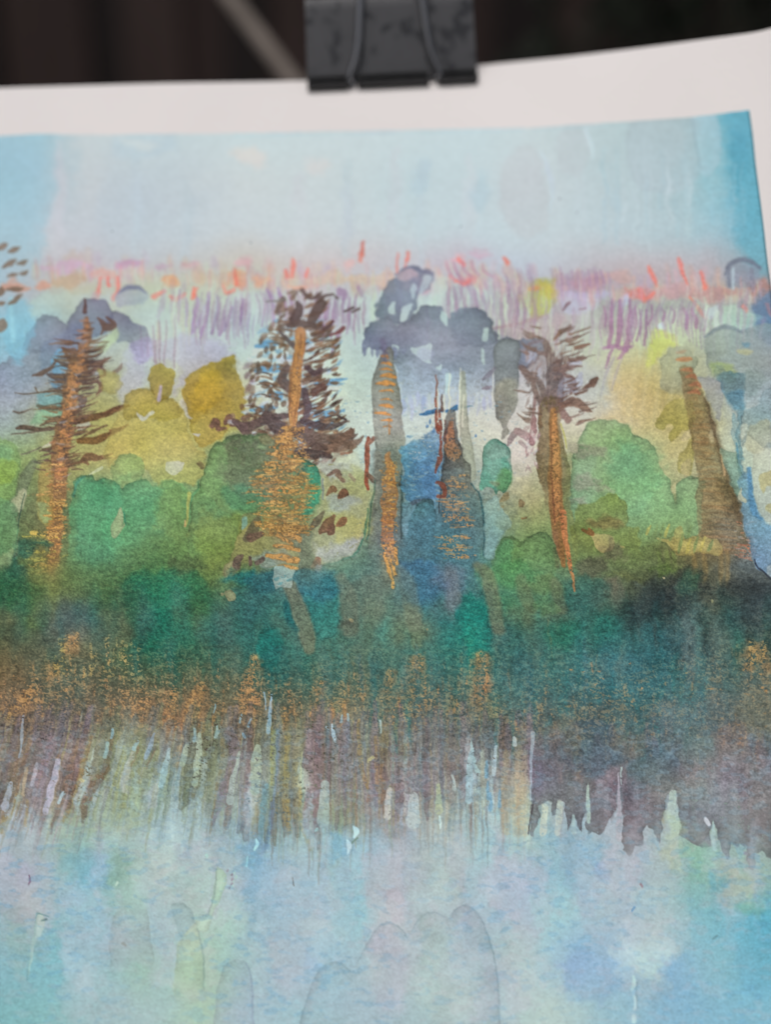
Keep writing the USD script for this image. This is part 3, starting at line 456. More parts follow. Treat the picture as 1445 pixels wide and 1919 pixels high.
for p, wd, c in [([(552,600),(560,580),(556,568)],[20,16,8],(78,64,60)),([(585,600),(598,575),(604,570)],[18,20,16],(86,70,62)),([(540,610),(560,606),(590,610)],[10,14,10],(88,74,68)),([(565,545),(580,560),(596,558),(625,552)],[10,6,7,4],(96,80,74)),([(628,555),(632,560)],[3,5],(90,74,70)),
   ([(525,620),(540,640),(552,650)],[5,9,10],(84,72,70)),([(600,622),(618,610),(624,602)],[4,7,6],(94,70,66)),([(618,628),(636,622),(642,616)],[3,8,9],(120,74,72)),([(645,585),(662,578)],[4,5],(98,78,80)),([(660,586),(674,580)],[4,5],(98,78,80)),([(534,560),(520,565),(498,566)],[4,4,2],(120,116,110)),
   ([(440,790),(460,800),(500,785),(545,778)],[12,20,16,10],(92,74,70)),([(455,800),(470,825),(490,830)],[16,14,6],(112,92,86)),([(500,780),(520,800),(545,810)],[22,26,20],(88,72,68)),([(570,790),(610,800),(650,790),(632,778)],[14,14,6,3],(74,62,62)),
   ([(560,810),(600,825),(650,822),(660,810)],[30,26,22,8],(98,80,70)),([(630,830),(655,815),(658,806)],[18,14,6],(112,88,74)),([(552,850),(590,850),(620,855)],[14,18,8],(70,58,54)),([(610,840),(640,838),(670,828),(680,818)],[12,18,10,4],(124,100,84)),([(590,835),(610,840)],[14,10],(88,72,64)),([(636,792),(656,791)],[3,3],(110,90,80)),
   ([(640,850),(660,846)],[5,4],(150,110,90)),([(540,690),(530,710),(545,730)],[14,18,18],(92,72,66)),([(575,690),(590,700),(600,690)],[10,12,6],(80,62,60)),([(590,735),(604,725),(610,730)],[14,14,6],(96,68,58)),([(570,735),(578,760),(575,780)],[14,14,12],(88,72,72))]:
    S(p, wd, c, .85, s=1.8, part=t2)
B([(554,618),(568,614),(574,622),(572,660),(566,700),(562,745),(558,790),(546,795),(540,760),(543,710),(550,660)], (168,116,70), .95, .12, 1.8, 1.5, part=t2, metal=.5)
for k in range(16):
    x0 = rng.uniform(552,570); copper([(x0,rng.uniform(620,680)),(x0-7,720),(x0-10,rng.uniform(750,800))],[2,4,2],.7,.35,[(190,122,70),(140,84,50),(204,136,80)][k%3],part=t2)
for p in [[(547,780),(549,810),(547,850)],[(556,780),(554,820)],[(543,770),(546,800)]]: copper(p,[3,3,2][:len(p)],.85,.3,part=t2)
# ---- green bushes of the middle distance
def bush(pts, col, e=.22, name='painted_green_bush', a=.8, fade=None, s=2.0, w=2.5, **k):
    i = T(name); B(pts, col, a, e, s, w, ew=2.6, part=i, fade=fade, **k); return i
bush([(-20,830),(8,824),(28,832),(38,856),(36,890),(20,930),(-20,950)], (118,165,98), .12); B([(-20,840),(15,835),(25,860),(-20,880)], (110,180,140), .5, 0, 5, 3); B([(-20,870),(30,865),(25,900),(-20,910)], (140,170,70), .6, 0, 6, 3)
S([(62,868),(45,900),(30,960),(28,1040)],[16,20,14,8],(104,116,92),.6,s=4,e=.1); B([(18,940),(42,915),(44,945),(34,960),(20,955)], (176,176,140), .8, .05, 2, 2); S([(44,925),(34,980),(26,1050)],[1.5,2.5,2],(50,84,70),.7)
B([(-20,945),(20,940),(30,960),(28,1030),(10,1060),(-20,1060)], (92,150,108), .7, .1, 3, 3); B([(-20,1050),(12,1040),(24,1030),(20,1062),(-20,1072)], (150,165,120), .7, .05, 3, 3)
B([(-20,1066),(14,1064),(24,1045),(26,1100),(16,1150),(-20,1160)], (26,88,62), .8, .1, 5, 3)
bush([(208,885),(212,862),(228,851),(248,850),(262,860),(268,880),(264,900),(240,910),(214,905)], (138,172,112), .14, a=.75); B([(222,890),(245,888),(240,900),(225,898)], (120,160,105), .6, .05, 2, 2)
S([(168,888),(190,876)],[3,7],(196,196,160),.8)
gb = bush([(132,960),(136,915),(144,897),(160,888),(176,888),(186,896),(202,893),(216,900),(228,913),(244,903),(262,898),(280,905),(286,914),(300,900),(320,896),(336,903),(350,918),(354,932),(366,915),(374,905),(400,940),(440,980),(430,1050),(380,1120),(300,1160),(220,1150),(150,1120),(128,1040)], (78,148,106), .24, a=.82, fade=(960,1090), s=2.2)
B([(145,905),(170,893),(195,900),(205,960),(200,1050),(150,1050),(140,960)], (64,136,104), .5, .0, 8, 5, part=gb); B([(300,910),(345,915),(350,960),(340,1010),(290,980)], (110,140,78), .55, 0, 12, 6, part=gb); B([(205,900),(225,915),(225,1000),(210,1060),(190,1000)], (76,164,124), .4, 0, 7, 5, part=gb)
S([(160,892),(145,905),(137,930)],[3,5,3],(52,120,110),.5,s=2)
S([(354,925),(352,960),(348,985)],[8,5,3],(158,160,90),.85,s=1.6); S([(347,985),(346,975)],[4,3],(180,150,100),.8)
B([(226,950),(231,962),(234,980),(229,988),(238,980),(232,992),(214,1010),(207,986),(215,972),(221,960)], (172,178,140), .92, .1, 1.5, 1.2); S([(232,960),(236,975),(238,985)],[2,3,2],(40,110,90),.6)
g2 = bush([(352,1000),(360,945),(376,905),(384,870),(396,840),(418,824),(446,815),(480,812),(500,815),(520,830),(548,845),(580,862),(597,880),(598,950),(590,975),(575,1000),(500,960),(450,970),(440,1020),(428,1080),(380,1100),(350,1060)], (104,150,100), .26, a=.85, fade=(960,1085))
B([(420,835),(470,820),(540,850),(545,900),(500,935),(420,910),(408,880)], (104,100,84), .7, 0, 14, 8, tex=.1, part=g2); B([(395,850),(420,840),(415,920),(380,930)], (120,166,116), .6, 0, 8, 5, part=g2)
B([(430,910),(500,915),(490,950),(440,960),(420,940)], (70,132,104), .7, 0, 10, 6, part=g2)
B([(356,980),(430,960),(440,1030),(380,1060)], (122,130,64), .6, 0, 14, 8, part=g2)
B([(482,820),(500,815),(525,822),(530,830),(505,832),(490,828)], (166,156,110), .8, .12, 1.6, 1.6)
B([(562,868),(575,861),(592,872),(600,900),(600,950),(580,968),(560,975),(570,940),(578,910),(572,885)], (46,142,120), .8, .25, 2, 2, part=g2); B([(560,870),(580,875),(575,905),(555,910)], (90,110,95), .6, 0, 4, 3, part=g2)
# yellow openings either side of the centre trunk
B([(578,975),(592,952),(600,905),(602,870),(640,868),(680,880),(690,920),(692,955),(682,990),(676,1020),(660,1040),(640,1050),(610,1058),(596,1072),(590,1050),(584,1010)], (168,166,122), .85, .0, 3, 3)
for p,c in [([(605,860),(640,862),(660,880),(630,900),(605,890)],(178,186,192)),([(610,930),(660,930),(670,945),(620,960)],(160,170,172)),([(590,1025),(650,1015),(675,1005),(660,1040),(610,1055)],(160,165,172)),([(600,980),(685,965),(680,1000),(640,1010)],(180,172,96)),([(640,880),(690,890),(690,930),(650,925)],(166,168,110))]: B(p,c,.65,0,9,6,tex=.08)
S([(690,955),(682,1000),(672,1028),(655,1045),(625,1056),(604,1066)],[2,3,4,4,3,2],(34,104,84),.65,s=1.6,w=1.5)
B([(590,1058),(604,1060),(600,1070),(594,1078)], (170,170,190), .85, .05, 1.4, 1.2)
B([(447,1000),(452,985),(478,975),(505,960),(540,1010),(560,1040),(548,1066),(500,1062),(470,1056),(440,1065),(424,1085),(420,1060),(432,1045)], (166,156,100), .8, .12, 2, 2.5)
B([(470,1045),(520,1025),(545,1045),(520,1062),(480,1060)], (140,164,168), .7, 0, 5, 4); B([(422,1060),(445,1050),(440,1075),(424,1090)], (170,160,125), .8, .1, 1.6, 1.6)
B([(452,975),(462,968),(460,985),(450,995)], (120,165,160), .8, .05, 1.6, 1.5)
B([(487,965),(492,960),(490,985),(482,990)], (110,165,140), .8, 0, 1.5, 1.2)
TB = (120,84,60)
for p, wd, c in [([(462,1010),(478,985),(486,968)],[14,22,8],(104,96,72)),([(470,1008),(490,1000)],[16,10],(112,88,72)),([(442,1062),(446,1048),(452,1042)],[14,14,6],(110,90,78)),([(468,1058),(468,1046)],[7,6],(108,88,80)),([(480,1056),(492,1046)],[9,10],(108,92,84)),
  ([(612,928),(622,916),(626,918)],[4,12,10],(124,92,66)),([(634,932),(644,924),(650,926)],[6,16,8],(114,78,58)),([(614,892),(630,882),(638,890)],[4,9,6],(122,98,84)),([(632,890),(642,900)],[7,8],(134,110,90)),([(656,890),(664,898)],[8,7],(150,136,108)),
  ([(582,992),(594,978),(606,960)],[6,14,6],(108,96,76)),([(598,998),(612,985),(626,968)],[8,18,6],(118,86,62)),([(618,995),(622,985)],[16,10],(112,80,60)),([(630,985),(640,978),(645,972)],[4,14,6],(128,88,58)),([(586,1060),(594,1048),(598,1056)],[8,12,6],(124,86,70)),
  ([(690,822),(690,860),(687,895),(690,915)],[8,9,8,6],(136,68,48)),([(690,835),(700,825),(706,820)],[5,6,3],(140,100,84)),([(690,890),(700,898),(706,905)],[10,10,4],(118,84,66)),([(374,868),(378,876)],[10,8],(116,106,72)),([(604,900),(604,935)],[4,3],(120,130,128))]:
    S(p, wd, c, .88, s=1.4, w=1.2, part=t2)
S([(565,1000),(575,1040),(572,1085)],[30,34,26],(112,116,92),.55,s=6,part=t2); S([(545,975),(530,1010),(528,1045)],[30,34,26],(150,130,90),.4,s=6,part=t2)
B([(538,800),(550,800),(556,850),(580,880),(574,960),(566,1005),(500,1000),(508,960),(500,925),(470,912),(520,880),(530,840)], (150,116,72), .7, 0, 5, 5, tex=.15, part=t2)
# copper mass and rungs below
for i in range(520):
    y = rng.uniform(800,1005); w_ = np.interp(y,[800,850,880,910,950,1000],[5,30,40,62,48,40]); xc = np.interp(y,[800,860,910,1000],[546,536,525,535])
    x = xc + rng.uniform(-w_, w_); copper([(x-rng.uniform(6,16),y),(x+rng.uniform(8,20),y+rng.uniform(-4,3))],[2,4.5,2],.8,.53 if y<860 else .48,[(206,140,80),(196,130,74),(216,154,96),(170,116,74)][i%4],part=t2)
for x0,y0,x1,y1,wd in [(500,1040,556,1050,11),(512,1022,560,1030,7),(522,1062,556,1065,7),(552,1008,562,1014,8),(522,1006,545,1018,6),(540,1052,558,1048,8),(530,1000,556,1006,6)]: copper([(x0,y0),((x0+x1)/2,(y0+y1)/2-2),(x1,y1)],[wd*.5,wd,wd*.8],.92,.3,part=t2)
for x0,y0,x1,y1,wd in [(500,1040,556,1050,11),(512,1022,560,1030,7),(522,1062,556,1065,7),(548,1006,563,1010,8),(520,1006,546,1018,6),(540,1052,558,1048,8)]: copper([(x0,y0),((x0+x1)/2,(y0+y1)/2-2),(x1,y1)],[wd*.5,wd,wd*.8],.92,.25,part=t2)
B([(515,1062),(550,1066),(548,1085),(545,1100),(530,1098),(518,1102),(514,1080)], (150,170,160), .9, .12, 1.5, 1.8); pass
# ---- trunk 1: grey, copper core
t3 = T('painted_trunk')
B([(722,655),(735,655),(740,690),(750,745),(757,800),(761,845),(752,880),(752,960),(752,1005),(760,1040),(700,1050),(690,1010),(700,940),(704,880),(706,845),(699,800),(697,740),(700,700)], (142,140,128), .92, .2, 1.5, 1.2, part=t3, fade=(900,1040))
B([(706,845),(752,850),(752,1010),(700,1010),(702,930)], (98,108,104), .6, 0, 10, 4, part=t3); B([(704,850),(720,850),(718,900),(704,900)], (120,110,100), .6, 0, 4, 2, part=t3)
S([(718,640),(722,672)],[12,14],(116,108,128),.6,s=4,part=t3)
for i in range(46):
    y = rng.uniform(655,850); dab(np.interp(y,[655,850],[729,732])+rng.uniform(-22,22)*np.interp(y,[655,760],[.4,1]),y,rng.uniform(4,12),2.4,0,(116,124,122) if i%2 else (164,158,142),.4,s=1.2,part=t3)
for x0,x1,y,wd in [(714,727,669,5),(714,734,682,6),(712,736,693,4),(713,740,705,9),(705,738,719,10),(712,735,733,5),(714,734,749,3),(711,735,761,6),(702,731,775,6),(714,736,788,5),(718,734,800,3)]: copper([(x0,y),((x0+x1)/2+3,y-1),(x1,y+2)],[wd*.35,wd,wd*.6],.9,.3,(214,130,70),part=t3)
copper([(729,785),(730,812)],3,.8,.3,(204,128,74),part=t3); copper([(704,776),(703,770)],2,.6,.3,part=t3)
B([(728,850),(735,855),(742,890),(745,930),(738,980),(738,1020),(746,1040),(742,1060),(735,1050),(740,1080),(736,1100),(728,1080),(722,1050),(714,1010),(714,950),(718,900)], (172,122,80), .9, .05, 1.5, 2, part=t3, metal=.6, tex=.15)
for i in range(90):
    y = rng.uniform(855,1060); copper([(728+rng.uniform(-16,4),y),(728+rng.uniform(4,18),y+rng.uniform(-5,5))],[2,5,2],.7,.48,[(216,152,92),(190,120,70)][i%2],part=t3)
for p in [[(742,1030),(745,1058)],[(734,1050),(740,1078)],[(728,1070),(736,1100)],[(722,1040),(728,1070)]]: copper(p,[4,6],.9,.3,(216,146,84),part=t3)
S([(752,880),(753,940),(752,1010)],[2,5,4],(42,62,60),.6,s=2,part=t3); S([(704,900),(694,960),(688,1010)],[2,4,3],(40,84,74),.6,s=2)
S([(700,820),(694,828)],[4,10],(140,100,84),.8); S([(752,905),(760,915)],[10,4],(70,70,64),.8)
# blue cloud between the trunks
B([(757,845),(765,832),(790,826),(798,808),(806,806),(815,816),(828,822),(832,850),(832,890),(826,930),(815,945),(790,940),(770,945),(757,930),(755,880)], (92,136,168), .8, .05, 2, 5, tex=.12, var=22)
for i in range(60): dab(rng.uniform(755,830),rng.uniform(815,940),rng.uniform(5,16),rng.uniform(2,5),rng.uniform(-20,30),(74,116,152) if i%2 else (150,176,176),.5,s=1.4)
for x,y in [(800,798),(806,790),(812,806),(892,816),(864,820)]: dab(x,y,rng.uniform(5,10),5,rng.uniform(0,80),(74,120,164),.7,s=1.2)
S([(788,779),(800,775),(820,771),(840,768),(856,760)],[3,8,8,5,6],(56,108,150),.92,s=1.3,w=1.5); S([(846,772),(858,765)],[3,7],(56,100,140),.9); S([(864,764),(884,761)],[5,2],(90,130,150),.8)
S([(764,950),(780,940),(795,938)],[4,10,6],(80,92,104),.8,s=2)
B([(755,945),(770,948),(768,985),(764,1003),(754,998)], (112,150,158), .9, .12, 1.5, 1.5); B([(818,950),(828,955),(824,985),(820,1002),(816,975)], (116,155,165), .85, .1, 1.4, 1.5)
B([(768,1040),(768,985),(776,955),(788,940),(804,938),(814,950),(820,985),(824,1040)], (70,112,114), .75, .22, 2, 2, part=T('painted_arch'), fade=(960,1050)); S([(780,948),(795,938),(808,944)],[4,8,4],(62,88,92),.7,s=2)
# ---- trunk 2: brown to blue
t4 = T('painted_trunk')
S([(866,700),(868,760),(874,830),(882,890)],[10,14,20,22],(160,162,142),.7,s=2,e=.1,part=t4)
for p in [[(862,690),(861,760),(864,830)],[(868,740),(868,800)],[(842,700),(842,770)],[(832,740),(832,790)],[(820,730),(821,790)]]: S(p,[2,4,3][:len(p)],(206,204,186),.75,s=1.3,w=1)
B([(838,770),(852,768),(858,800),(866,850),(880,870),(886,905),(898,925),(905,965),(908,1010),(910,1045),(890,1060),(820,1060),(818,1030),(826,985),(828,940),(830,890),(833,840),(835,800)], (92,92,86), .9, .24, 1.8, 1.6, part=t4, fade=(930,1045))
B([(836,800),(850,798),(862,840),(868,870),(832,880),(832,830)], (72,62,56), .7, 0, 5, 3, part=t4); B([(830,930),(900,930),(906,1020),(822,1020)], (84,118,122), .7, 0, 12, 3, part=t4)
S([(884,905),(900,930),(907,975),(908,1040)],[2,3,4,4],(36,70,78),.7,s=1.6,part=t4); S([(832,850),(828,900),(823,960)],[2,3,3],(56,56,54),.6,s=1.6,part=t4)
B([(843,790),(850,788),(856,835),(862,850),(855,865),(842,862),(834,845),(838,820)], (170,122,84), .85, .05, 1.5, 2, tex=.3, metal=.8, part=t4)
for cxx,cyy,hw_,hh_,n in [(856,902,16,12,26),(850,940,24,28,90),(856,972,24,7,34),(866,986,18,4,16),(850,1010,28,7,36),(850,1026,30,8,44),(860,1043,24,5,26)]:
    for i in range(n):
        x, y = cxx + rng.uniform(-1,1)*hw_, cyy + rng.uniform(-1,1)*hh_
        S([(x-rng.uniform(4,12),y),(x+rng.uniform(4,12),y+rng.uniform(-3,2))],[2,4.5,2],[(184,140,92),(200,150,94),(168,126,88)][i%3],.5,s=1.6,tex=.48,metal=.6,part=t4)
for p, wd in [([(817,700),(817,745),(818,770),(819,810)],[2,4,5,9]),([(824,770),(826,830),(824,860),(818,885)],[3,6,8,5]),([(827,740),(828,770)],[3,5]),([(821,800),(819,812)],[8,4]),([(834,790),(834,825)],[4,7]),([(820,905),(832,912),(834,930),(822,932)],[8,12,8,8])]: S(p,wd,(128,74,56) if p[0][0]<825 else (92,70,62),.85,s=1.3,w=1.8,tex=.15,part=t4)
# ---- oval teal tree and mauve marks
to = bush([(900,918),(901,880),(904,850),(910,834),(926,822),(944,828),(955,845),(959,880),(957,903),(944,922),(934,918),(928,928),(922,918),(910,915)], (76,150,132), .3, 'painted_oval_tree', a=.88, s=1.5, w=1.5)
B([(912,838),(930,826),(950,840),(950,855),(915,860)], (122,150,138), .7, 0, 5, 3, part=to); B([(915,860),(940,860),(938,895),(918,895)], (110,146,134), .5, 0, 5, 3, part=to); B([(935,880),(957,880),(955,910),(930,915)], (84,142,92), .7, 0, 5, 3, part=to); dab(927,905,16,10,0,(120,128,104),.6,s=3)
for p, wd, c in [([(940,818),(948,808),(952,800)],[4,12,4],(132,130,122)),([(950,832),(965,812),(975,805)],[5,14,6],(140,124,124)),([(970,808),(985,818),(990,828)],[14,16,8],(150,126,126)),([(975,830),(985,840)],[8,6],(156,140,136)),([(1000,790),(996,825),(998,835)],[12,14,8],(140,104,104)),([(1000,745),(998,790)],[5,9],(140,110,108)),([(936,940),(945,930),(950,922)],[4,14,5],(134,118,86)),([(932,956),(942,948)],[4,6],(136,124,92)),([(973,936),(976,944),(978,950)],[6,12,4],(126,106,76)),([(978,971),(984,971)],[5,5],(144,120,80)),([(1010,760),(1012,800)],[5,7],(150,116,112))]: S(p,wd,c,.85,s=1.4,w=2)
B([(955,850),(1000,845),(1005,880),(990,895),(960,885)], (190,180,172), .6, 0, 6, 5, tex=.15)
# ---- trunk 3: ochre brown with copper line
t5 = T('painted_conifer')
for p, wd, c in [([(1010,630),(1024,640),(1030,665),(1040,700),(1038,760)],[6,10,18,34,36],(104,88,84)),([(980,690),(990,705),(1010,715),(1020,745)],[12,14,12,14],(112,90,84)),([(985,650),(1002,640),(1018,636)],[4,8,6],(120,108,116)),([(1000,715),(1004,740),(1010,750)],[8,12,10],(118,92,84)),
   ([(1040,690),(1060,690),(1064,675),(1062,670)],[12,12,10,6],(112,86,76)),([(1045,676),(1080,676),(1100,672)],[8,9,3],(108,84,76)),([(1050,690),(1070,688),(1090,687)],[6,8,3],(116,92,86)),([(1058,700),(1072,708),(1078,725),(1070,740)],[6,9,9,6],(120,92,82)),([(1095,728),(1108,720),(1118,710)],[3,13,8],(104,74,62)),([(1080,740),(1100,732)],[5,4],(116,90,80)),
   ([(1050,765),(1075,755),(1098,765),(1110,772)],[8,18,14,3],(124,96,80)),([(1055,775),(1066,790)],[14,10],(130,104,96)),([(1078,655),(1092,652),(1104,646)],[3,8,5],(112,84,72)),([(1050,630),(1062,618),(1068,610)],[4,6,4],(116,96,90)),([(1072,625),(1090,618),(1104,610)],[2,5,3],(120,106,92)),([(1055,580),(1062,570),(1068,566)],[3,6,4],(122,90,96)),([(1085,580),(1096,576)],[2,3],(140,108,124)),([(1040,635),(1052,622)],[4,6],(124,92,76)),([(1012,660),(1030,665)],[8,8],(116,96,92)),([(975,655),(1000,660)],[4,5],(126,116,120))]: S(p,wd,c,.85,s=2,w=1.5,part=t5)
for p in [[(1006,690),(1012,688),(1012,712),(1006,708)],[(985,662),(1005,655),(1008,675),(990,682)],[(1050,710),(1072,708),(1074,735),(1056,745),(1046,740)],[(1066,680),(1090,678),(1088,684),(1068,685)],[(1066,720),(1090,700),(1094,720),(1080,740)]]: B(p,(178,180,198),.75,.05,2,2)
B([(1000,650),(1030,640),(1060,660),(1070,700),(1085,730),(1060,770),(1010,775),(1000,730),(985,700)], (126,108,98), .35, .0, 6, 6, tex=.4, part=t5)
streaks(1030,1090,640,665,30,[(196,196,178),(190,192,180),(120,100,92)],-.2,(12,30),(1.5,3),.6,45,s=1.4)
B([(1014,750),(1045,745),(1052,800),(1058,840),(1066,880),(1072,930),(1070,985),(1052,1010),(1030,985),(1020,930),(1012,890),(1006,850),(1008,800)], (118,98,62), .85, .2, 2, 2, part=t5, fade=(900,1010)); B([(1060,860),(1075,870),(1085,960),(1080,1050),(1056,1040)], (120,130,76), .5, 0, 7, 3, part=t5)
S([(1052,795),(1058,815),(1062,840)],[3,4,2],(184,176,100),.8,part=t5)
S([(1036,770),(1039,840),(1040,900),(1044,960),(1048,1010),(1056,1060)],[14,22,26,28,22,8],(146,108,64),.88,s=2.5,part=t5,metal=.4)
S([(1038,780),(1042,880),(1044,980)],[8,14,12],(190,136,84),.6,s=1.8,tex=.42,part=t5,metal=.85); S([(1032,800),(1034,900),(1040,980)],[2,3,3],(120,78,50),.6,s=1.4,part=t5)
S([(1056,960),(1062,1020),(1068,1065),(1078,1106)],[14,9,7,5],(190,128,82),.85,s=1.4,tex=.2,part=t5,metal=.7)
S([(1040,1000),(1044,1060)],[14,8],(140,110,80),.5,s=5,part=t5)
B([(922,1060),(926,1030),(938,1010),(955,1004),(972,1008),(980,1014),(990,1002),(1006,996),(1024,1000),(1036,1015),(1045,1060),(1020,1120),(960,1130)], (92,142,92), .8, .26, 1.8, 2, part=T('painted_green_bush'), fade=(1030,1120)); B([(930,1030),(950,1010),(965,1020),(950,1060),(930,1070)], (70,138,108), .5, 0, 7, 4)
B([(908,960),(925,930),(945,960),(960,985),(940,1005),(928,1035),(922,1048),(910,1040)], (136,164,162), .75, .05, 2, 2)
B([(910,1040),(925,1046),(930,1010),(945,1000),(922,985)], (130,162,172), .5, 0, 3, 2)
for i in range(70):
    x, y = rng.uniform(985,1060), rng.uniform(650,770); dab(x,y,rng.uniform(8,26),rng.uniform(3,8),rng.uniform(40,110),[(110,90,84),(124,102,96),(96,80,78),(140,120,116)][i%4],.5,s=1.6,tex=.15,part=t5)
for i in range(64):
    y = rng.uniform(615,800); x = 1042 + rng.uniform(-6,46) if i % 4 else 1020 - rng.uniform(0,30); L = rng.uniform(10,34); sd = 1 if i % 4 else -1
    S([(x,y),(x+sd*L*.5,y-L*.12),(x+sd*L,y-L*rng.uniform(.15,.5))],[rng.uniform(2.5,6),rng.uniform(2,5),1],[(112,88,78),(98,78,70),(130,106,96),(120,92,76)][i%4],.7,s=1.5,part=t5)
for i in range(24): dab(rng.uniform(985,1010),rng.uniform(800,880),rng.uniform(6,16),rng.uniform(3,7),rng.uniform(30,120),[(156,132,130),(196,188,182),(142,112,108)][i%3],.6,s=1.4,tex=.1)
# ---- right: big green bushes, trunk 4, blue stream
ga = bush([(1068,900),(1072,852),(1082,845),(1088,820),(1100,800),(1120,788),(1142,784),(1166,788),(1180,800),(1188,812),(1206,818),(1222,832),(1234,860),(1246,890),(1258,908),(1262,930),(1266,945),(1270,915),(1282,896),(1300,894),(1320,905),(1315,960),(1310,1000),(1240,1010),(1180,1030),(1120,1010),(1080,1000)], (124,172,128), .22, a=.9, fade=(970,1050))
B([(1110,800),(1170,795),(1190,830),(1150,850),(1105,840)], (136,172,120), .5, 0, 12, 6, part=ga); B([(1150,840),(1220,840),(1240,900),(1200,960),(1140,930)], (112,172,132), .5, 0, 14, 8, part=ga); B([(1072,860),(1110,850),(1110,930),(1075,950)], (140,176,150), .6, 0, 10, 5, part=ga)
for x,y,L,Wd in [(1100,845,60,24),(1095,900,30,36),(1130,918,40,12),(1088,940,24,16)]: dab(x,y,L,Wd,-8,(150,140,124),.55,s=6,w=5,tex=.1)
B([(1078,960),(1110,940),(1145,925),(1165,940),(1180,965),(1178,990),(1195,1000),(1200,1060),(1120,1070),(1075,1040)], (116,128,62), .75, .1, 3, 4, part=T('painted_olive_bush'), fade=(1010,1070)); dab(1140,985,60,26,-5,(128,96,58),.5,s=7,w=4)
B([(1106,1000),(1120,1004),(1136,1004),(1150,1012),(1150,1028),(1138,1034),(1124,1034),(1114,1018)], (180,168,112), .92, .12, 1.5, 1.5); S([(1094,994),(1110,1002),(1104,992)],[6,9,5],(124,84,46),.8); dab(1167,1024,8,5,0,(170,168,100),.9,s=1)
B([(1258,915),(1268,905),(1268,925),(1262,926),(1258,922)], (196,182,136), .85, .05, 1.5, 1)
B([(1232,800),(1240,775),(1258,755),(1280,745),(1300,760),(1300,800),(1300,860),(1295,890),(1272,885),(1272,860),(1286,840),(1296,815),(1280,808),(1262,830),(1252,820),(1262,798),(1250,795),(1245,805)], (172,160,88), .85, .1, 2, 2, part=T('painted_ochre_bush'))
B([(1280,815),(1294,803),(1296,815),(1285,828),(1278,826)], (202,188,148), .85, .05, 1.5, 1); B([(1278,870),(1292,857),(1296,870),(1290,893),(1278,890)], (200,182,140), .7, .05, 2, 2)
B([(1236,690),(1244,662),(1262,648),(1282,650),(1300,664),(1308,680),(1296,720),(1270,740),(1240,725)], (146,150,130), .8, .14, 3, 3, part=T('painted_grey_green_tree'), fade=(690,760)); tq = len(PARTS)-1
S([(1268,674),(1282,674),(1296,673)],[4,9,6],(176,122,84),.85,s=2,part=tq); dab(1278,660,20,7,5,(166,130,104),.6,s=3,part=tq)
t6 = T('painted_trunk')
B([(1276,690),(1300,692),(1312,725),(1326,752),(1338,800),(1350,850),(1364,890),(1378,930),(1390,975),(1402,1020),(1414,1062),(1330,1070),(1300,1060),(1308,1010),(1306,960),(1302,930),(1310,900),(1300,850),(1292,800),(1284,750)], (128,108,74), .85, .08, 2.5, 2, part=t6, fade=(990,1080))
S([(1322,745),(1334,790),(1346,835),(1360,880),(1376,930),(1390,980)],[6,10,13,14,15,12],(84,66,48),.55,s=6,part=t6); B([(1345,890),(1372,910),(1385,960),(1360,960),(1345,930)], (86,72,50), .6, 0, 9, 4, part=t6)
for i in range(54):
    y = 700 + i * 6.4; xl = np.interp(y,[700,800,900,1050],[1280,1296,1308,1318]); xr = np.interp(y,[700,800,900,1050],[1304,1334,1362,1402])
    S([(xl+rng.uniform(0,10),y+rng.uniform(-3,3)),((xl+xr)/2,y+rng.uniform(-3,1)),(xr-rng.uniform(3,14),y+rng.uniform(-1,5))],[2,rng.uniform(3,6),2],[(156,118,78),(112,88,58),(168,138,92),(140,104,66)][i%4],rng.uniform(.2,.55),s=2.6,tex=.15,part=t6,metal=.3 if i%2 else 0)
S([(1350,845),(1356,870),(1358,890)],[3,5,4],(196,160,120),.7,s=2); B([(1330,810),(1336,810),(1338,830),(1330,824)], (190,176,140), .8, 0, 1.5, 1)
for x,y in [(1284,695),(1292,708),(1298,722),(1296,735)]: S([(x-6,y),(x+8,y-2),(x+14,y+2)],[3,9,5],(168,112,80),.8,s=2,part=t6)
for i in range(60):
    x, y = rng.uniform(1376,1410), rng.uniform(975,1045); S([(x,y),(x+rng.uniform(6,16),y+rng.uniform(-1,6))],[2,3.5,2],(176,112,82) if i%3 else (150,150,146),.6,s=1.3,tex=.25,part=t6)
tb = T('painted_blue_tree')
B([(1322,650),(1328,625),(1345,614),(1370,613),(1390,622),(1400,618),(1412,612),(1440,608),(1470,620),(1470,720),(1430,730),(1390,725),(1350,720),(1330,690)], (138,148,146), .75, .16, 3, 3, part=tb, fade=(650,740)); S([(1322,632),(1345,616),(1375,614),(1392,624)],[4,9,8,4],(104,112,124),.6,s=3,part=tb); B([(1340,680),(1380,690),(1370,715),(1340,705)], (158,180,112), .7, 0, 6, 4); dab(1400,645,12,9,0,(90,130,150),.7,s=3); dab(1398,658,26,12,0,(176,174,130),.6,s=3)
B([(1310,712),(1330,708),(1350,715),(1360,720),(1345,790),(1340,780),(1325,740)], (160,160,170), .6, .1, 3, 3)
B([(1350,708),(1366,698),(1395,702),(1392,745),(1390,790),(1392,840),(1396,880),(1404,920),(1412,960),(1400,960),(1390,900),(1384,850),(1382,800),(1376,760),(1356,735)], (84,126,144), .8, .1, 3, 3, part=tb); B([(1345,690),(1380,700),(1420,690),(1440,720),(1410,745),(1390,725),(1360,730)], (130,150,144), .6, 0, 6, 5, part=tb); B([(1362,735),(1392,730),(1394,765),(1376,770)], (90,132,148), .6, 0, 5, 4, part=tb)
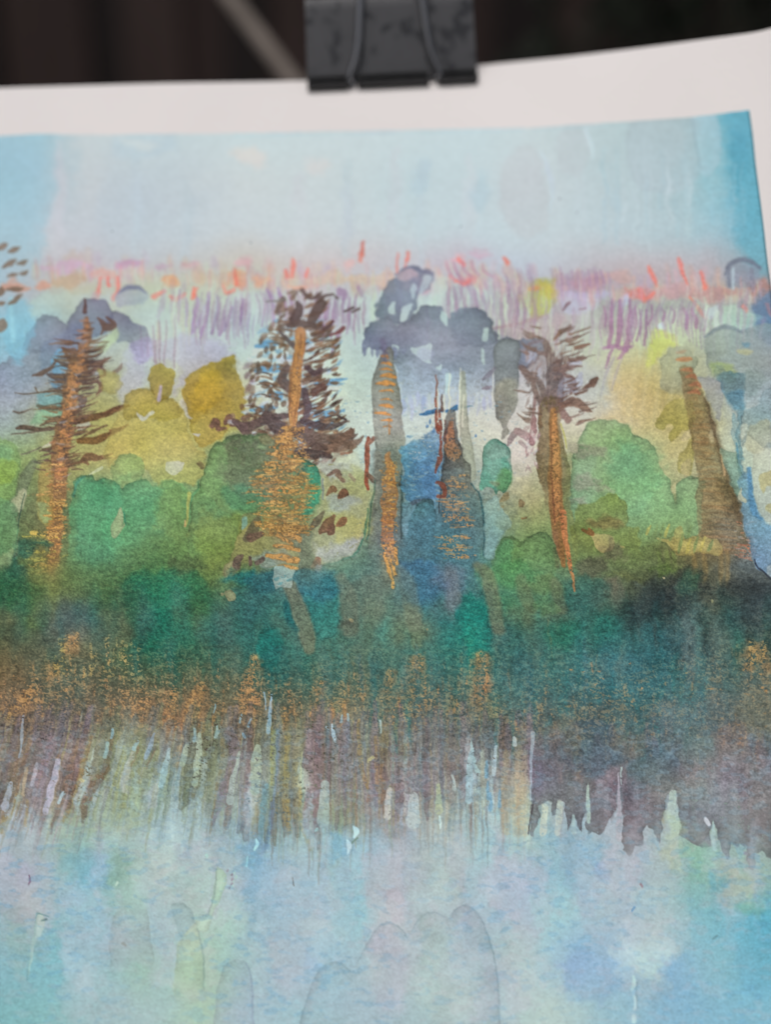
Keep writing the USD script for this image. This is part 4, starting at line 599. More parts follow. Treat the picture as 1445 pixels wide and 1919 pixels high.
B([(1392,770),(1418,758),(1428,742),(1470,730),(1470,820),(1440,840),(1420,830),(1404,815),(1396,840),(1388,800)], (124,146,150), .75, .12, 2.4, 3, part=tb); B([(1408,800),(1436,790),(1460,820),(1440,835),(1420,850),(1402,840)], (160,152,120), .6, 0, 4, 3)
B([(1370,790),(1378,780),(1386,830),(1380,850)], (100,142,156), .6, .05, 2, 2); S([(1380,830),(1384,860)],[3,5],(84,130,150),.8)
B([(1388,798),(1402,798),(1396,820),(1391,822)], (196,194,176), .8, .05, 1.5, 1)
B([(1348,845),(1362,842),(1380,850),(1388,870),(1396,910),(1380,930),(1366,890)], (116,152,140), .8, .14, 2, 2, part=tb)
B([(1384,900),(1402,890),(1408,920),(1412,950),(1430,975),(1470,1000),(1470,1100),(1440,1080),(1420,1060),(1405,1020),(1390,960)], (116,152,174), .85, .12, 2, 2, part=tb); S([(1404,880),(1406,920),(1412,955),(1425,972)],[8,10,14,8],(82,130,166),.8,s=2.5,part=tb)
B([(1383,930),(1388,912),(1390,928),(1398,936),(1396,942),(1385,936)], (196,192,166), .9, .08, 1.4, 1)
B([(1412,850),(1440,840),(1470,860),(1470,980),(1440,985),(1420,960),(1410,920),(1408,880)], (184,184,164), .6, .05, 3, 2); B([(1420,900),(1432,885),(1470,875),(1470,910),(1435,910),(1428,925)], (172,160,108), .8, .08, 2, 2); B([(1430,955),(1450,945),(1470,950),(1450,965)], (174,160,104), .7, .05, 2, 2)
B([(1440,1062),(1470,1060),(1470,1090),(1442,1085)], (164,178,172), .8, .05, 2, 2); S([(1415,1048),(1422,1062),(1445,1085)],[2,3,4],(30,36,40),.7,s=1.6)
# pale comb of grasses
B([(1230,1012),(1232,1008),(1262,1010),(1267,990),(1281,988),(1284,1008),(1300,1004),(1322,1006),(1345,1010),(1352,1025),(1345,1040),(1320,1034),(1300,1036),(1280,1042),(1268,1038),(1258,1022)], (182,166,104), .9, .2, 1.5, 2)
for x,y0,y1 in [(1214,985,1000),(1228,985,1015),(1240,984,1012),(1250,984,1005),(1260,992,1012),(1276,1000,1035),(1292,985,1006),(1290,1010,1034),(1304,1005,1034),(1318,1006,1030),(1332,1012,1030)]: S([(x+4,y0),(x,(y0+y1)/2),(x-3,y1)],[3,6,5],[(104,128,84),(140,140,80),(186,170,90),(120,130,70)][int(x)%4],.65,s=1.8)
for x in (1234,1250,1262,1300,1320,1350,1362): S([(x,1035),(x+2,1070),(x,1095)],[8,10,6],(110,140,76) if x < 1290 else (166,136,82),.4,s=3.5)
# ---- dark bank and its tree feet
BK = 3
bleed(ss((Y - 1050 + 70 * (N60 - .5)) / 60) * ss((1400 - Y) / 60) * .9, 7, 9)
PRE = True
def soft(x,y,L,Wd,c,a=.7,ang=0,s=9,w=6,**k): dab(x,y,L,Wd,ang,c,a,s=s,w=w,**k)
B([(246,1080),(290,1070),(370,1075),(400,1120),(395,1180),(350,1210),(300,1225),(250,1215),(236,1160)], (20,106,82), .75, .12, 7, 5, part=BK)
for x,y,L,Wd,c in [(300,1170,60,60,(14,112,88)),(370,1150,50,60,(48,84,54)),(230,1150,20,120,(44,84,60)),(40,1110,60,60,(36,92,62)),(140,1170,60,80,(90,96,94)),(110,1195,50,50,(92,92,84)),(205,1180,34,90,(96,102,76)),(60,1165,50,30,(92,120,72)),(8,1160,20,44,(122,96,66)),(10,1195,60,26,(56,62,50)),(140,1150,26,60,(56,74,76)),(200,1100,60,40,(72,112,72)),(350,1060,60,40,(66,84,56)),(410,1180,60,60,(56,92,90)),(470,1130,50,60,(52,100,104)),(440,1090,60,30,(70,116,80)),(450,1085,40,30,(20,110,120)),(500,1090,60,40,(36,96,112)),(720,1160,60,50,(96,112,100)),(690,1120,40,80,(104,112,96)),(735,1185,30,40,(70,130,126)),(790,1090,40,80,(60,106,140)),(845,1090,40,60,(104,120,136)),(850,1140,44,60,(108,118,112)),(770,1180,30,70,(96,112,90)),(960,1075,90,50,(66,136,90)),(1020,1100,60,40,(96,128,82)),(970,1150,40,50,(104,116,92)),(1050,1150,44,50,(100,110,90)),(945,1130,30,40,(60,130,96)),(1110,1060,50,40,(86,84,70)),(1150,1035,40,30,(96,92,76)),(1180,1080,70,24,(92,104,66)),(1240,1065,40,20,(78,112,56))]:
    soft(x,y,L,Wd,c,.6)
for x,y,L,Wd in [(1235,1100,70,40),(1255,1140,40,60),(1285,1080,70,36),(1350,1160,70,60),(1400,1110,80,50),(1430,1160,40,90),(1225,1130,30,40),(1310,1110,60,30),(1195,1170,30,60),(1375,1200,40,40),(1425,1200,26,40),(1180,1145,30,40)]: soft(x,y,L,Wd,(38,48,48) if y<1150 else (46,64,66),.5,part=BK)
for x,y,L,Wd,c in [(1290,1090,20,50,(52,104,82)),(1310,1200,60,120,(88,108,104)),(1130,1200,50,100,(46,106,104)),(1215,1210,70,80,(44,96,102)),(1180,1260,60,140,(52,100,104)),(1350,1130,60,24,(84,84,70)),(1140,1120,30,60,(108,96,84)),(1090,1120,40,90,(44,96,92)),(1055,1190,50,40,(30,104,88)),(960,1180,50,40,(44,84,84)),(930,1190,40,40,(72,100,96))]: soft(x,y,L,Wd,c,.6,part=BK)
streaks(-10,1450,1090,1250,260,[(26,84,84),(70,104,98),(34,108,100),(104,112,92),(44,92,96),(24,96,84)],0,(50,130),(8,24),.26,51,s=5,w=4)
bleed(ss((Y - 1060 + 60 * (N60 - .5)) / 60) * ss((1420 - Y) / 60) * .75, 4, 6)
B([(592,1095),(612,1080),(632,1100),(636,1150),(636,1185),(612,1198),(588,1190),(578,1150),(572,1110)], (46,124,120), .75, .18, 4, 3, part=BK); B([(540,1075),(580,1065),(630,1080),(625,1120),(580,1125)], (40,100,120), .6, 0, 9, 5)
S([(545,1100),(560,1140),(575,1190),(580,1215)],[24,30,30,24],(104,110,90),.75,s=4,part=BK); S([(535,1130),(545,1165),(556,1180)],[10,14,10],(16,84,88),.6,s=4)
S([(640,1085),(652,1120),(658,1180)],[20,34,30],(104,110,94),.6,s=6,part=BK)
B([(488,1200),(495,1185),(510,1178),(524,1190),(526,1230),(515,1255),(495,1250),(485,1225)], (16,108,102), .85, .15, 5, 3, part=BK); B([(500,1235),(530,1215),(545,1250),(530,1290),(500,1280)], (30,84,86), .7, 0, 8, 5, part=BK)
S([(515,1160),(530,1175),(560,1200)],[20,30,30],(88,104,90),.3,s=8)
B([(862,1130),(880,1110),(905,1130),(918,1160),(916,1210),(890,1235),(868,1215),(860,1170)], (18,122,110), .75, .1, 6, 4, part=BK); S([(895,1060),(915,1080),(925,1130),(935,1180)],[16,26,28,22],(112,114,90),.6,s=5)
S([(745,1070),(765,1100),(775,1170)],[26,34,30],(100,108,98),.5,s=6); S([(845,1075),(850,1130)],[24,30],(112,116,120),.5,s=6); B([(755,1140),(785,1140),(795,1200),(770,1210)], (104,110,82), .4, 0, 6, 4)
S([(975,1085),(985,1120),(1000,1140)],[20,26,20],(104,118,92),.5,s=5); S([(1040,1095),(1052,1140)],[20,24],(104,112,90),.5,s=5); B([(1000,1130),(1030,1120),(1050,1145),(1020,1155)], (92,142,104), .5, .05, 4, 3)
S([(720,860),(721,1100)],[1,1],(90,110,110),.01)
for x,y,r_ in [(431,1117,20),(417,1114,7),(658,1164,9),(1335,1126,5),(800,1180,4),(1243,1083,5)]: B([(x-r_/2,y-r_*.3),(x,y-r_*.5),(x+r_*.55,y-r_*.1),(x+r_*.4,y+r_*.4),(x-r_*.2,y+r_*.45)], (188,178,132), .92, .25, 1.3, 1.2)
soft(655,1175,20,20,(70,74,66),.5)
B([(515,1062),(550,1066),(548,1085),(545,1100),(530,1098),(518,1102),(514,1080)], (150,172,164), .9, .12, 1.5, 1.8); [dab(x,y,9,6,20,(72,128,134),.6,s=1.4,tex=.2) for x,y in ((520,1083),(533,1079),(543,1086),(527,1092))]
for p in [[(742,1030),(745,1058)],[(734,1050),(740,1078)],[(728,1060),(736,1100)],[(722,1040),(728,1070)],[(718,1020),(724,1050)]]: copper(p,[5,6],.9,.3,(216,146,84),part=t3)
S([(1066,1050),(1070,1070),(1078,1106)],[7,6,4],(176,124,84),.8,s=1.4,tex=.2,metal=.6,part=t5)
streaks(1180,1450,1080,1180,40,[(30,36,38),(36,60,58),(80,96,92)],0,(40,110),(8,18),.3,58,s=4,w=4,part=BK)
# ---- copper glaze where bank meets water
def cband(x): return np.interp(x,[-20,60,160,260,380,480,560,640,760,900,1000,1100,1250,1445],[1320,1310,1290,1330,1320,1320,1330,1330,1310,1320,1350,1370,1370,1330])
for i in range(1500):
    x = rng.uniform(-15,1455); dens = np.interp(x,[-20,0,50,110,150,200,260,330,400,450,480,530,560,600,640,680,760,850,905,940,1000,1060,1120,1200,1300,1400,1450],[1,1,.9,.5,.4,.6,.85,1,.9,.9,.9,.6,.4,.6,.8,.7,.7,.5,.8,.4,.35,.5,.5,.35,.35,.45,.5])
    if rng.random() > dens: continue
    y = cband(x) + rng.normal(0,32 if x<1000 else 60)
    S([(x,y-rng.uniform(6,22)),(x+rng.normal(0,2),y+rng.uniform(6,20))],[4,rng.uniform(6,14),3],[(150,116,80),(138,106,76),(130,104,82),(150,122,88)][i%4],.22,s=3.0,tex=.35,metal=.35,part=BK)
    if i % 3 == 0: S([(x,y-rng.uniform(4,14)),(x+rng.normal(0,2),y+rng.uniform(4,14))],[3,rng.uniform(5,10),3],[(186,138,88),(172,128,86)][i%2],.42,s=1.6,tex=.56,metal=.6,part=BK)
for pts,wd in [([(475,1232),(470,1270),(465,1310)],[8,14,18]),([(378,1285),(372,1330),(372,1370)],[10,18,16]),([(360,1300),(352,1350)],[10,16]),([(905,1230),(908,1270),(905,1320)],[16,26,20]),([(910,1270),(905,1300)],[10,14]),([(730,1255),(728,1300),(720,1310)],[8,14,10]),([(780,1235),(775,1285),(760,1310)],[18,26,18]),([(600,1280),(596,1290)],[10,14]),([(640,1280),(640,1340)],[8,14]),([(325,1290),(322,1340),(330,1360)],[10,20,16]),([(275,1305),(262,1340)],[10,20]),([(145,1190),(140,1210)],[10,12]),([(128,1195),(122,1215)],[9,12]),([(105,1245),(100,1262)],[12,14]),([(540,1330),(536,1350)],[12,12]),([(20,1320),(50,1300),(10,1340)],[12,20,16]),([(1410,1205),(1412,1240)],[10,20]),([(1430,1205),(1432,1235)],[8,14]),([(380,1350),(375,1365)],[14,14]),([(395,1365),(408,1345)],[8,12]),([(335,1395),(330,1420),(342,1395)],[6,10,6]),([(1080,1380),(1060,1395)],[20,26]),([(1065,1420),(1062,1450)],[10,8]),([(1085,1425),(1090,1450)],[8,6]),([(600,1325),(640,1318)],[20,26])]:
    S([(a_+rng.normal(0,5),b_+10) for a_,b_ in pts], np.full(len(pts),float(np.mean(wd)))*1.6+4, (156,118,82), .5, s=9, w=3, tex=.25, metal=.4, part=BK); copper([(a_+rng.normal(0,3),b_) for a_,b_ in pts], np.full(len(pts),float(np.mean(wd))), .55, .58, (200,140,92), part=BK)
for i in range(60): dab(rng.uniform(1060,1440),rng.uniform(1240,1460),rng.uniform(4,9),rng.uniform(2,3.5),rng.uniform(-20,40),(184,136,86),.7,s=1.2,metal=.7,tex=.4)
for i in range(26):
    x = rng.uniform(100,260); copper([(x,rng.uniform(1185,1270)),(x+3,rng.uniform(1190,1275))],[5,8],.4,.6,(190,150,96))
for x,y in [(1063,1322),(762,1395),(1225,1375),(1270,1375),(1220,1415),(1225,1430)]: dab(x,y,7,4,10,(176,132,86),.7,s=1.2)

bz = np.exp(-((Y - np.interp(XS,[-20,60,160,260,380,480,560,640,760,900,1000,1100,1250,1445],[1315,1300,1285,1315,1315,1315,1325,1320,1305,1315,1345,1360,1350,1310])[None,:] - 40*(nz(16,60,84)-.5)) / np.interp(XS,[0,900,1445],[42,46,85])[None,:])**2)
bz = bz * ss((nz(13,55,85)-.28)*1.8) * ss((TOOTH - .40)*3.6) * np.interp(XS,[-20,100,150,300,900,1000,1445],[1,.7,.6,1,.9,.6,.6])[None,:]
C[:] = C*(1-(.48*bz)[...,None]) + rgb((182,138,90))*(.48*bz)[...,None]; METAL[:] = np.maximum(METAL, .6*bz)
streaks(600,1330,1190,1370,170,[(44,106,108),(66,112,112),(58,98,112),(84,112,104),(36,98,96)],0,(50,150),(5,18),.33,59,s=4,w=3,tex=.15,part=BK)
# ---- the reflection: dark drips, pale slits, streaks
LEAN = lambda x: np.interp(x,[-20,150,350,500,700,1445],[-.28,-.26,-.16,-.04,0,.02])
cR = [(150,124,128),(126,112,92),(150,140,104),(170,150,160),(120,118,130),(160,166,140),(148,112,70)]
streaks(-20,190,1330,1430,230,cR,LEAN,(30,200),(2.5,8),.5,52,s=1.8,tex=.12)
streaks(170,470,1350,1450,260,[(150,164,132),(160,170,168),(140,150,120),(128,130,120),(152,150,104),(132,150,150),(160,176,176)],LEAN,(25,180),(2.5,8),.5,53,s=2,tex=.12)
streaks(470,760,1340,1440,260,[(132,122,124),(150,136,90),(112,120,130),(146,160,132),(120,100,80),(140,128,116),(100,140,140)],LEAN,(30,230),(2.5,8),.5,54,s=2.2,tex=.12)
streaks(760,1000,1360,1450,170,[(134,122,128),(150,136,116),(120,130,136),(160,160,140),(140,120,112),(112,122,124)],LEAN,(25,190),(2.5,8),.45,55,s=2.2,tex=.12)
streaks(1000,1450,1350,1470,110,[(108,104,112),(92,104,112),(124,106,112),(104,112,108),(84,100,110),(130,112,108)],LEAN,(50,120),(8,20),.4,56,s=3,tex=.1)
BOT = lambda x: np.interp(x,[-20,150,210,330,420,480,560,620,700,760,880,1000],[1530,1545,1450,1460,1530,1560,1560,1530,1525,1505,1480,1450])
for i in range(150):
    x = rng.uniform(-10,1000); y0 = rng.uniform(1315,1370); y1 = BOT(x) + rng.normal(0,24) - rng.uniform(0,70)*(i%2); l = LEAN(x)
    S([(x,y0),(x+l*(y1-y0)*.5,(y0+y1)/2),(x+l*(y1-y0)*.85,y1-10),(x+l*(y1-y0),y1)],[8,rng.uniform(9,20),rng.uniform(6,13),2],([(140,148,118),(128,136,122),(146,140,108),(132,144,140)] if 175 < x < 430 or 480 < x < 570 else [(132,118,124),(124,108,94),(140,128,132),(118,114,122),(140,120,88),(126,128,118)])[i%4],rng.uniform(.25,.5),s=2.2,w=1.4,e=.12,tex=.12,part=4)
for pts,wd,c,a in [([(200,1440),(165,1490),(155,1540)],[20,26,10],(104,84,62),.75),([(140,1400),(125,1470),(98,1545)],[14,18,8],(130,104,84),.6),([(170,1380),(150,1450),(120,1540)],[10,14,8],(140,112,72),.6),([(60,1400),(30,1470),(8,1530)],[10,14,12],(112,96,90),.6),([(30,1380),(10,1440),(-10,1500)],[12,14,10],(110,100,100),.6),([(10,1530),(4,1560)],[14,8],(164,140,84),.7),([(50,1500),(48,1545)],[8,10],(168,140,90),.6),
   ([(75,1385),(95,1400),(60,1470)],[40,30,14],(152,124,132),.5),([(105,1520),(96,1560)],[9,7],(118,104,106),.7),([(210,1380),(196,1440),(180,1470)],[12,18,8],(116,100,78),.7),([(232,1400),(215,1470)],[8,8],(160,164,110),.6),([(260,1400),(245,1440)],[6,3],(140,104,84),.6),([(290,1400),(275,1440)],[6,3],(140,104,84),.6),([(310,1400),(288,1460),(270,1510)],[16,18,8],(124,134,140),.6),
   ([(430,1370),(440,1420),(418,1490),(400,1545)],[26,34,26,10],(126,118,132),.7),([(418,1380),(412,1450),(396,1560)],[10,8,4],(140,120,84),.6),([(430,1440),(424,1530),(420,1560)],[8,9,6],(140,126,110),.6),([(520,1370),(516,1460),(505,1560),(480,1620)],[14,14,12,10],(92,122,150),.65),([(500,1470),(488,1560),(470,1620)],[14,16,14],(96,146,158),.6),([(525,1360),(522,1480)],[8,9],(124,128,134),.6),([(514,1370),(512,1440),(510,1500)],[12,14,8],(152,160,96),.6),
   ([(540,1380),(536,1500),(540,1560)],[14,16,12],(148,134,82),.65),([(568,1410),(560,1500)],[3,3],(190,184,130),.7),([(560,1470),(566,1540),(582,1595)],[10,10,8],(150,140,96),.6),([(540,1500),(545,1560)],[8,8],(152,138,80),.6),([(600,1430),(590,1560)],[26,16],(132,116,118),.5),([(620,1400),(612,1440),(600,1460)],[30,50,20],(118,110,108),.55),([(650,1360),(652,1450),(650,1510)],[18,22,10],(116,122,136),.5),
   ([(672,1350),(676,1430),(690,1475)],[9,12,8],(146,118,72),.65),([(705,1380),(706,1460),(708,1480)],[8,10,6],(148,122,76),.6),([(665,1450),(662,1510)],[8,6],(140,130,90),.5),([(715,1430),(716,1505)],[9,6],(138,112,84),.7),([(690,1490),(688,1500)],[6,8],(130,100,80),.6)]:
    S(pts,np.asarray(wd)*.72,c,a*.75,s=2.2,w=1.2,tex=.25,part=4)
for x,y,L,Wd,c in [(1110,1400,36,110,(74,94,110)),(1230,1440,60,80,(72,100,108)),(1180,1390,50,60,(108,104,94)),(1300,1390,60,80,(98,112,106)),(1380,1430,60,70,(112,112,104)),(1060,1370,50,60,(112,100,88)),(1420,1340,50,80,(108,108,92)),(1150,1330,60,60,(88,100,96)),(1340,1330,60,60,(96,108,104)),(1260,1340,60,60,(92,106,108))]: soft(x,y,L,Wd,c,.5)
for x,y,L,Wd,c in [(1020,1440,50,90,(112,104,112)),(1130,1440,40,60,(84,100,114)),(1230,1470,60,60,(84,104,110)),(1430,1500,60,60,(118,112,118)),(1150,1480,40,40,(140,122,134)),(1310,1430,60,60,(96,116,110)),(1370,1400,60,50,(124,112,104))]: soft(x,y-20,L,Wd,c,.45)
for i in range(18):
    x = rng.uniform(-10,1000); y = rng.uniform(1440,1560); L = rng.uniform(40,130); S([(x+LEAN(x)*-L*.6,y-L*.6),(x,y),(x+LEAN(x)*L*.3,y+L*.4)],[4,rng.uniform(10,26),8],[(178,190,190),(182,184,194),(176,194,182),(168,190,198)][i%4],.5,s=4,w=4,tex=.15,part=4)
# ragged dark curtains
jr = np.random.default_rng(21)
def jag(pts):
    o = []
    for a, b in zip(pts, pts[1:] + pts[:1]):
        o.append(a); n = int(math.hypot(b[0]-a[0], b[1]-a[1]) / 7)
        if a[1] > 1300 and b[1] > 1300:
            for q in range(1, n): o.append((a[0] + (b[0]-a[0])*q/n + jr.normal(0, 1.6), a[1] + (b[1]-a[1])*q/n + jr.normal(0, 3.5)))
    return o
def curtain(pts,c,a=.85,**k): B(jag(pts),c,a,.16,1.5,2.2,sharp=True,ew=2.4,part=4,fin=(1390,1500),**k)
TOPY = 1250
curtain([(712,TOPY),(716,1450),(728,1470),(736,1485),(742,1525),(748,1532),(754,1515),(757,1480),(764,1468),(775,1472),(780,1485),(790,1475),(796,1462),(806,1475),(812,1465),(820,1460),(822,1440),(830,1455),(845,1450),(855,1470),(864,1478),(868,1460),(872,1430),(878,1400),(880,TOPY)], (124,117,119), .85, tex=.02)
curtain([(893,TOPY),(892,1450),(894,1478),(905,1470),(918,1475),(925,1455),(930,1420),(935,1425),(938,1450),(946,1445),(955,1400),(960,TOPY)], (140,127,129), .7)
curtain([(998,TOPY),(997,1430),(996,1500),(994,1565),(1000,1568),(1008,1535),(1014,1510),(1022,1500),(1030,1505),(1034,1530),(1042,1525),(1045,1495),(1055,1500),(1060,1530),(1068,1558),(1073,1540),(1078,1528),(1084,1550),(1092,1556),(1096,1535),(1101,1480),(1104,1470),(1107,1500),(1103,1530),(1104,1570),(1112,1560),(1128,1562),(1140,1545),(1150,1520),(1158,1460),(1164,1480),(1164,1560),(1166,1590),(1182,1602),(1190,1580),(1205,1582),(1208,1550),(1216,1545),(1228,1565),(1236,1580),(1240,1548),(1250,1520),(1252,1490),(1262,1480),(1272,1490),(1273,1565),(1290,1570),(1304,1578),(1312,1586),(1332,1584),(1336,1530),(1342,1560),(1350,1590),(1362,1610),(1368,1605),(1372,1575),(1392,1585),(1398,1585),(1402,1625),(1412,1632),(1416,1600),(1430,1595),(1450,1612),(1480,1600),(1480,TOPY)], (112,107,114), .92, tex=.02)
for pts,wd,c in [([(1104,1468),(1102,1500),(1106,1540)],[3,9,8],(176,194,186)),([(1160,1450),(1159,1500),(1160,1570)],[3,7,14],(172,172,182)),([(1262,1484),(1262,1530),(1266,1600)],[14,22,20],(164,176,172)),([(1337,1540),(1338,1590)],[4,10],(164,184,180)),([(1048,1505),(1046,1560)],[16,14],(178,184,176)),([(1076,1528),(1077,1560)],[6,12],(170,190,190)),([(1020,1510),(1018,1560)],[12,16],(184,186,172)),([(1165,1470),(1164,1440)],[2,4],(170,190,190)),
   ([(998,1372),(996,1420),(994,1500)],[9,7,4],(158,168,174)),([(964,1382),(965,1395)],[9,10],(172,184,184)),([(930,1398),(928,1425),(926,1450)],[6,9,10],(172,186,190)),([(884,1390),(884,1415),(880,1440),(878,1500)],[3,11,14,18],(164,186,192)),([(888,1420),(896,1445)],[6,10],(168,190,192)),([(714,1348),(714,1372)],[6,4],(160,180,180)),([(622,1356),(626,1378),(630,1390)],[5,8,5],(164,190,198)),([(612,1362),(616,1365)],[5,4],(160,186,194)),([(641,1340),(640,1352)],[4,6],(150,176,186)),([(652,1338),(652,1350)],[5,6],(150,176,186)),
   ([(508,1302),(506,1335),(503,1370)],[5,9,9],(146,178,196)),([(495,1296),(496,1330)],[4,3],(150,180,190)),([(456,1376),(460,1380)],[8,6],(150,180,200)),([(452,1338),(450,1352)],[4,5],(140,170,186)),([(404,1320),(402,1334)],[4,3],(140,170,180)),([(410,1360),(406,1380),(412,1370)],[4,8,4],(150,176,180)),([(365,1365),(366,1385)],[5,8],(150,180,180)),([(470,1345),(466,1360)],[4,5],(130,160,180)),
   ([(289,1376),(282,1395),(272,1420)],[5,10,8],(160,180,196)),([(258,1390),(250,1405)],[6,8],(160,186,190)),([(212,1367),(208,1382)],[7,6],(150,184,196)),([(200,1392),(194,1420)],[8,8],(160,190,186)),([(175,1405),(170,1430)],[4,4],(170,186,176)),([(44,1342),(41,1380),(36,1420)],[4,7,4],(160,166,178)),([(22,1470),(8,1510)],[10,16],(180,184,198)),([(110,1425),(96,1480),(84,1520)],[12,16,14],(184,180,196)),([(118,1485),(108,1505)],[8,8],(178,198,206)),([(150,1460),(154,1464)],[8,8],(190,186,140)),([(70,1430),(60,1470)],[8,8],(184,172,178)),([(50,1440),(44,1490)],[8,8],(180,160,136)),
   ([(316,1405),(306,1450),(300,1470)],[8,16,12],(166,188,192)),([(350,1395),(344,1430)],[10,14],(160,180,160)),([(374,1375),(372,1420),(364,1470)],[10,16,12],(160,178,160)),([(448,1410),(438,1450),(430,1500)],[7,10,16],(164,178,172)),([(485,1400),(480,1430),(478,1480)],[14,24,20],(154,172,156)),([(610,1470),(606,1540)],[20,26],(164,182,176)),([(690,1425),(698,1420)],[8,8],(190,184,140)),([(728,1480),(726,1530)],[10,16],(186,188,180)),([(775,1490),(775,1540)],[20,30],(176,186,184)),([(822,1470),(822,1520)],[10,16],(172,180,150)),([(848,1452),(852,1480)],[5,10],(176,186,182))]:
    S(pts,np.asarray(wd)*.85,c,.8,s=1.3,w=1.3,e=.0,tex=.1,part=4)
for x,y in [(915,1480),(920,1500),(938,1495),(912,1440)]: S([(x,y-15),(x,y+15)],[4,8],(110,160,190),.6,s=2)
for x in (950,968,985,975): S([(x,1410),(x-2,1480),(x-1,1560)],[8,16,14],(182,170,138),.45,s=4,tex=.1)
# ---- water below
streaks(-20,1450,1540,1640,120,[(150,176,190),(178,180,190),(160,180,176),(140,172,190),(172,170,186)],0,(60,160),(16,40),.3,57,s=9,w=6,part=4)
for p,c,a in [([(120,1620),(160,1600),(195,1610),(190,1660),(150,1690),(115,1680)],(116,166,190),.45),([(215,1600),(230,1600),(240,1640),(225,1670),(210,1650)],(112,158,134),.7),([(20,1690),(70,1680),(80,1760),(40,1820),(10,1780)],(150,170,160),.5),([(120,1700),(190,1690),(200,1800),(150,1830),(110,1780)],(136,176,190),.35),
   ([(455,1590),(490,1570),(490,1640),(460,1670),(440,1650)],(120,156,188),.6),([(620,1570),(650,1560),(655,1600),(630,1610)],(124,178,208),.7),([(570,1760),(620,1750),(625,1800),(580,1820)],(132,168,200),.5),([(725,1680),(750,1670),(755,1720),(730,1730)],(190,170,188),.5),([(1040,1800),(1090,1785),(1160,1795),(1250,1790),(1265,1840),(1220,1860),(1180,1840),(1120,1880),(1080,1870),(1060,1830)],(128,162,196),.5),
   ([(1075,1590),(1130,1580),(1130,1640),(1090,1680),(1060,1650)],(126,168,192),.5),([(1120,1620),(1145,1615),(1145,1645),(1125,1650)],(120,146,190),.6),([(1285,1580),(1330,1585),(1345,1640),(1345,1660),(1310,1660),(1290,1620)],(118,168,150),.55),([(1340,1640),(1355,1650),(1350,1665),(1330,1660)],(84,160,178),.7),([(1350,1620),(1380,1630),(1420,1680),(1400,1700),(1360,1680)],(172,176,150),.6),([(1390,1690),(1430,1690),(1436,1715),(1400,1715)],(96,160,146),.7),([(1390,1720),(1470,1715),(1480,1850),(1420,1860),(1370,1790)],(96,164,188),.45),([(1255,1530),(1280,1560),(1270,1640),(1250,1600)],(168,176,140),.5)]: B(p,c,a,0,12,7,part=4)
for i in range(34):
    x, y = rng.uniform(0,1250), rng.uniform(1590,1900); r1 = rng.uniform(25,75); B([(x+r1*rng.uniform(.6,1.2)*math.cos(t),y+r1*rng.uniform(.7,1.7)*math.sin(t)) for t in np.linspace(0,6.283,8)[:-1]],[(188,194,196),(184,182,196),(176,194,190),(190,186,192)][i%4],.34,.02,14,10,part=4)
# pale, hard-edged washes low in the water
def pet(p,c,a,**k): B(p,c,a,.07,1.8,1.5,part=4,ew=3,var=16,**k)
pet([(206,1745),(212,1715),(232,1690),(252,1672),(266,1685),(276,1715),(284,1770),(286,1800),(272,1860),(210,1850),(206,1790)],(160,178,170),.5,fade=(1780,1870))
pet([(322,1695),(335,1690),(350,1695),(362,1715),(364,1735),(350,1745),(338,1755),(328,1730)],(134,164,166),.6)
pet([(332,1770),(348,1748),(366,1728),(376,1760),(382,1830),(386,1880),(370,1900),(330,1890),(328,1820)],(168,186,160),.65,fade=(1830,1905)); S([(368,1730),(378,1775),(383,1850)],[3,4,3],(124,150,146),.5,s=1.6)
B([(400,1650),(405,1626),(412,1628),(420,1634),(422,1650),(416,1676),(402,1705),(396,1730),(388,1745),(372,1742),(366,1722),(388,1714),(396,1690)],(178,202,182),.85,.1,1.4,1.5,part=4); S([(404,1628),(402,1660),(398,1690),(388,1712),(374,1712)],[2,3,3,3,2],(130,146,150),.5,s=1.2)
for i in range(9): dab(430+rng.uniform(-4,12),1630+i*4,6,4,60,(170,200,190) if i%2 else (140,120,140),.7,s=1.2)
pet([(410,1830),(430,1800),(452,1800),(466,1815),(472,1850),(474,1920),(474,2100),(400,2100),(402,1900)],(154,170,184),.3); S([(460,1806),(471,1840),(474,1930)],[2,3,3],(128,146,164),.5,s=1.5)
pet([(560,1930),(572,1880),(590,1830),(606,1808),(628,1802),(648,1808),(660,1822),(672,1800),(690,1765),(706,1740),(725,1728),(745,1732),(760,1752),(768,1765),(776,1740),(790,1718),(812,1709),(830,1714),(842,1720),(856,1702),(874,1698),(892,1708),(908,1735),(922,1775),(932,1830),(936,1900),(938,2100),(555,2100)],(160,174,182),.27)
for p in [[(562,1915),(585,1840),(606,1808),(632,1803),(658,1820)],[(668,1805),(690,1765),(708,1738),(730,1728),(752,1740),(764,1758)],[(772,1745),(790,1718),(812,1709),(832,1718)],[(842,1718),(858,1701),(876,1697),(896,1712),(914,1750),(926,1795),(934,1850),(937,1930)]]: S(p,[1.5,2.5,3,3,2],(116,140,152),.38,s=1.5,w=.8)
B([(700,1745),(745,1738),(760,1800),(755,1890),(700,1880)], (178,172,184), .4, 0, 10, 5); B([(790,1720),(830,1720),(840,1790),(800,1810)], (168,178,172), .4, 0, 8, 5)
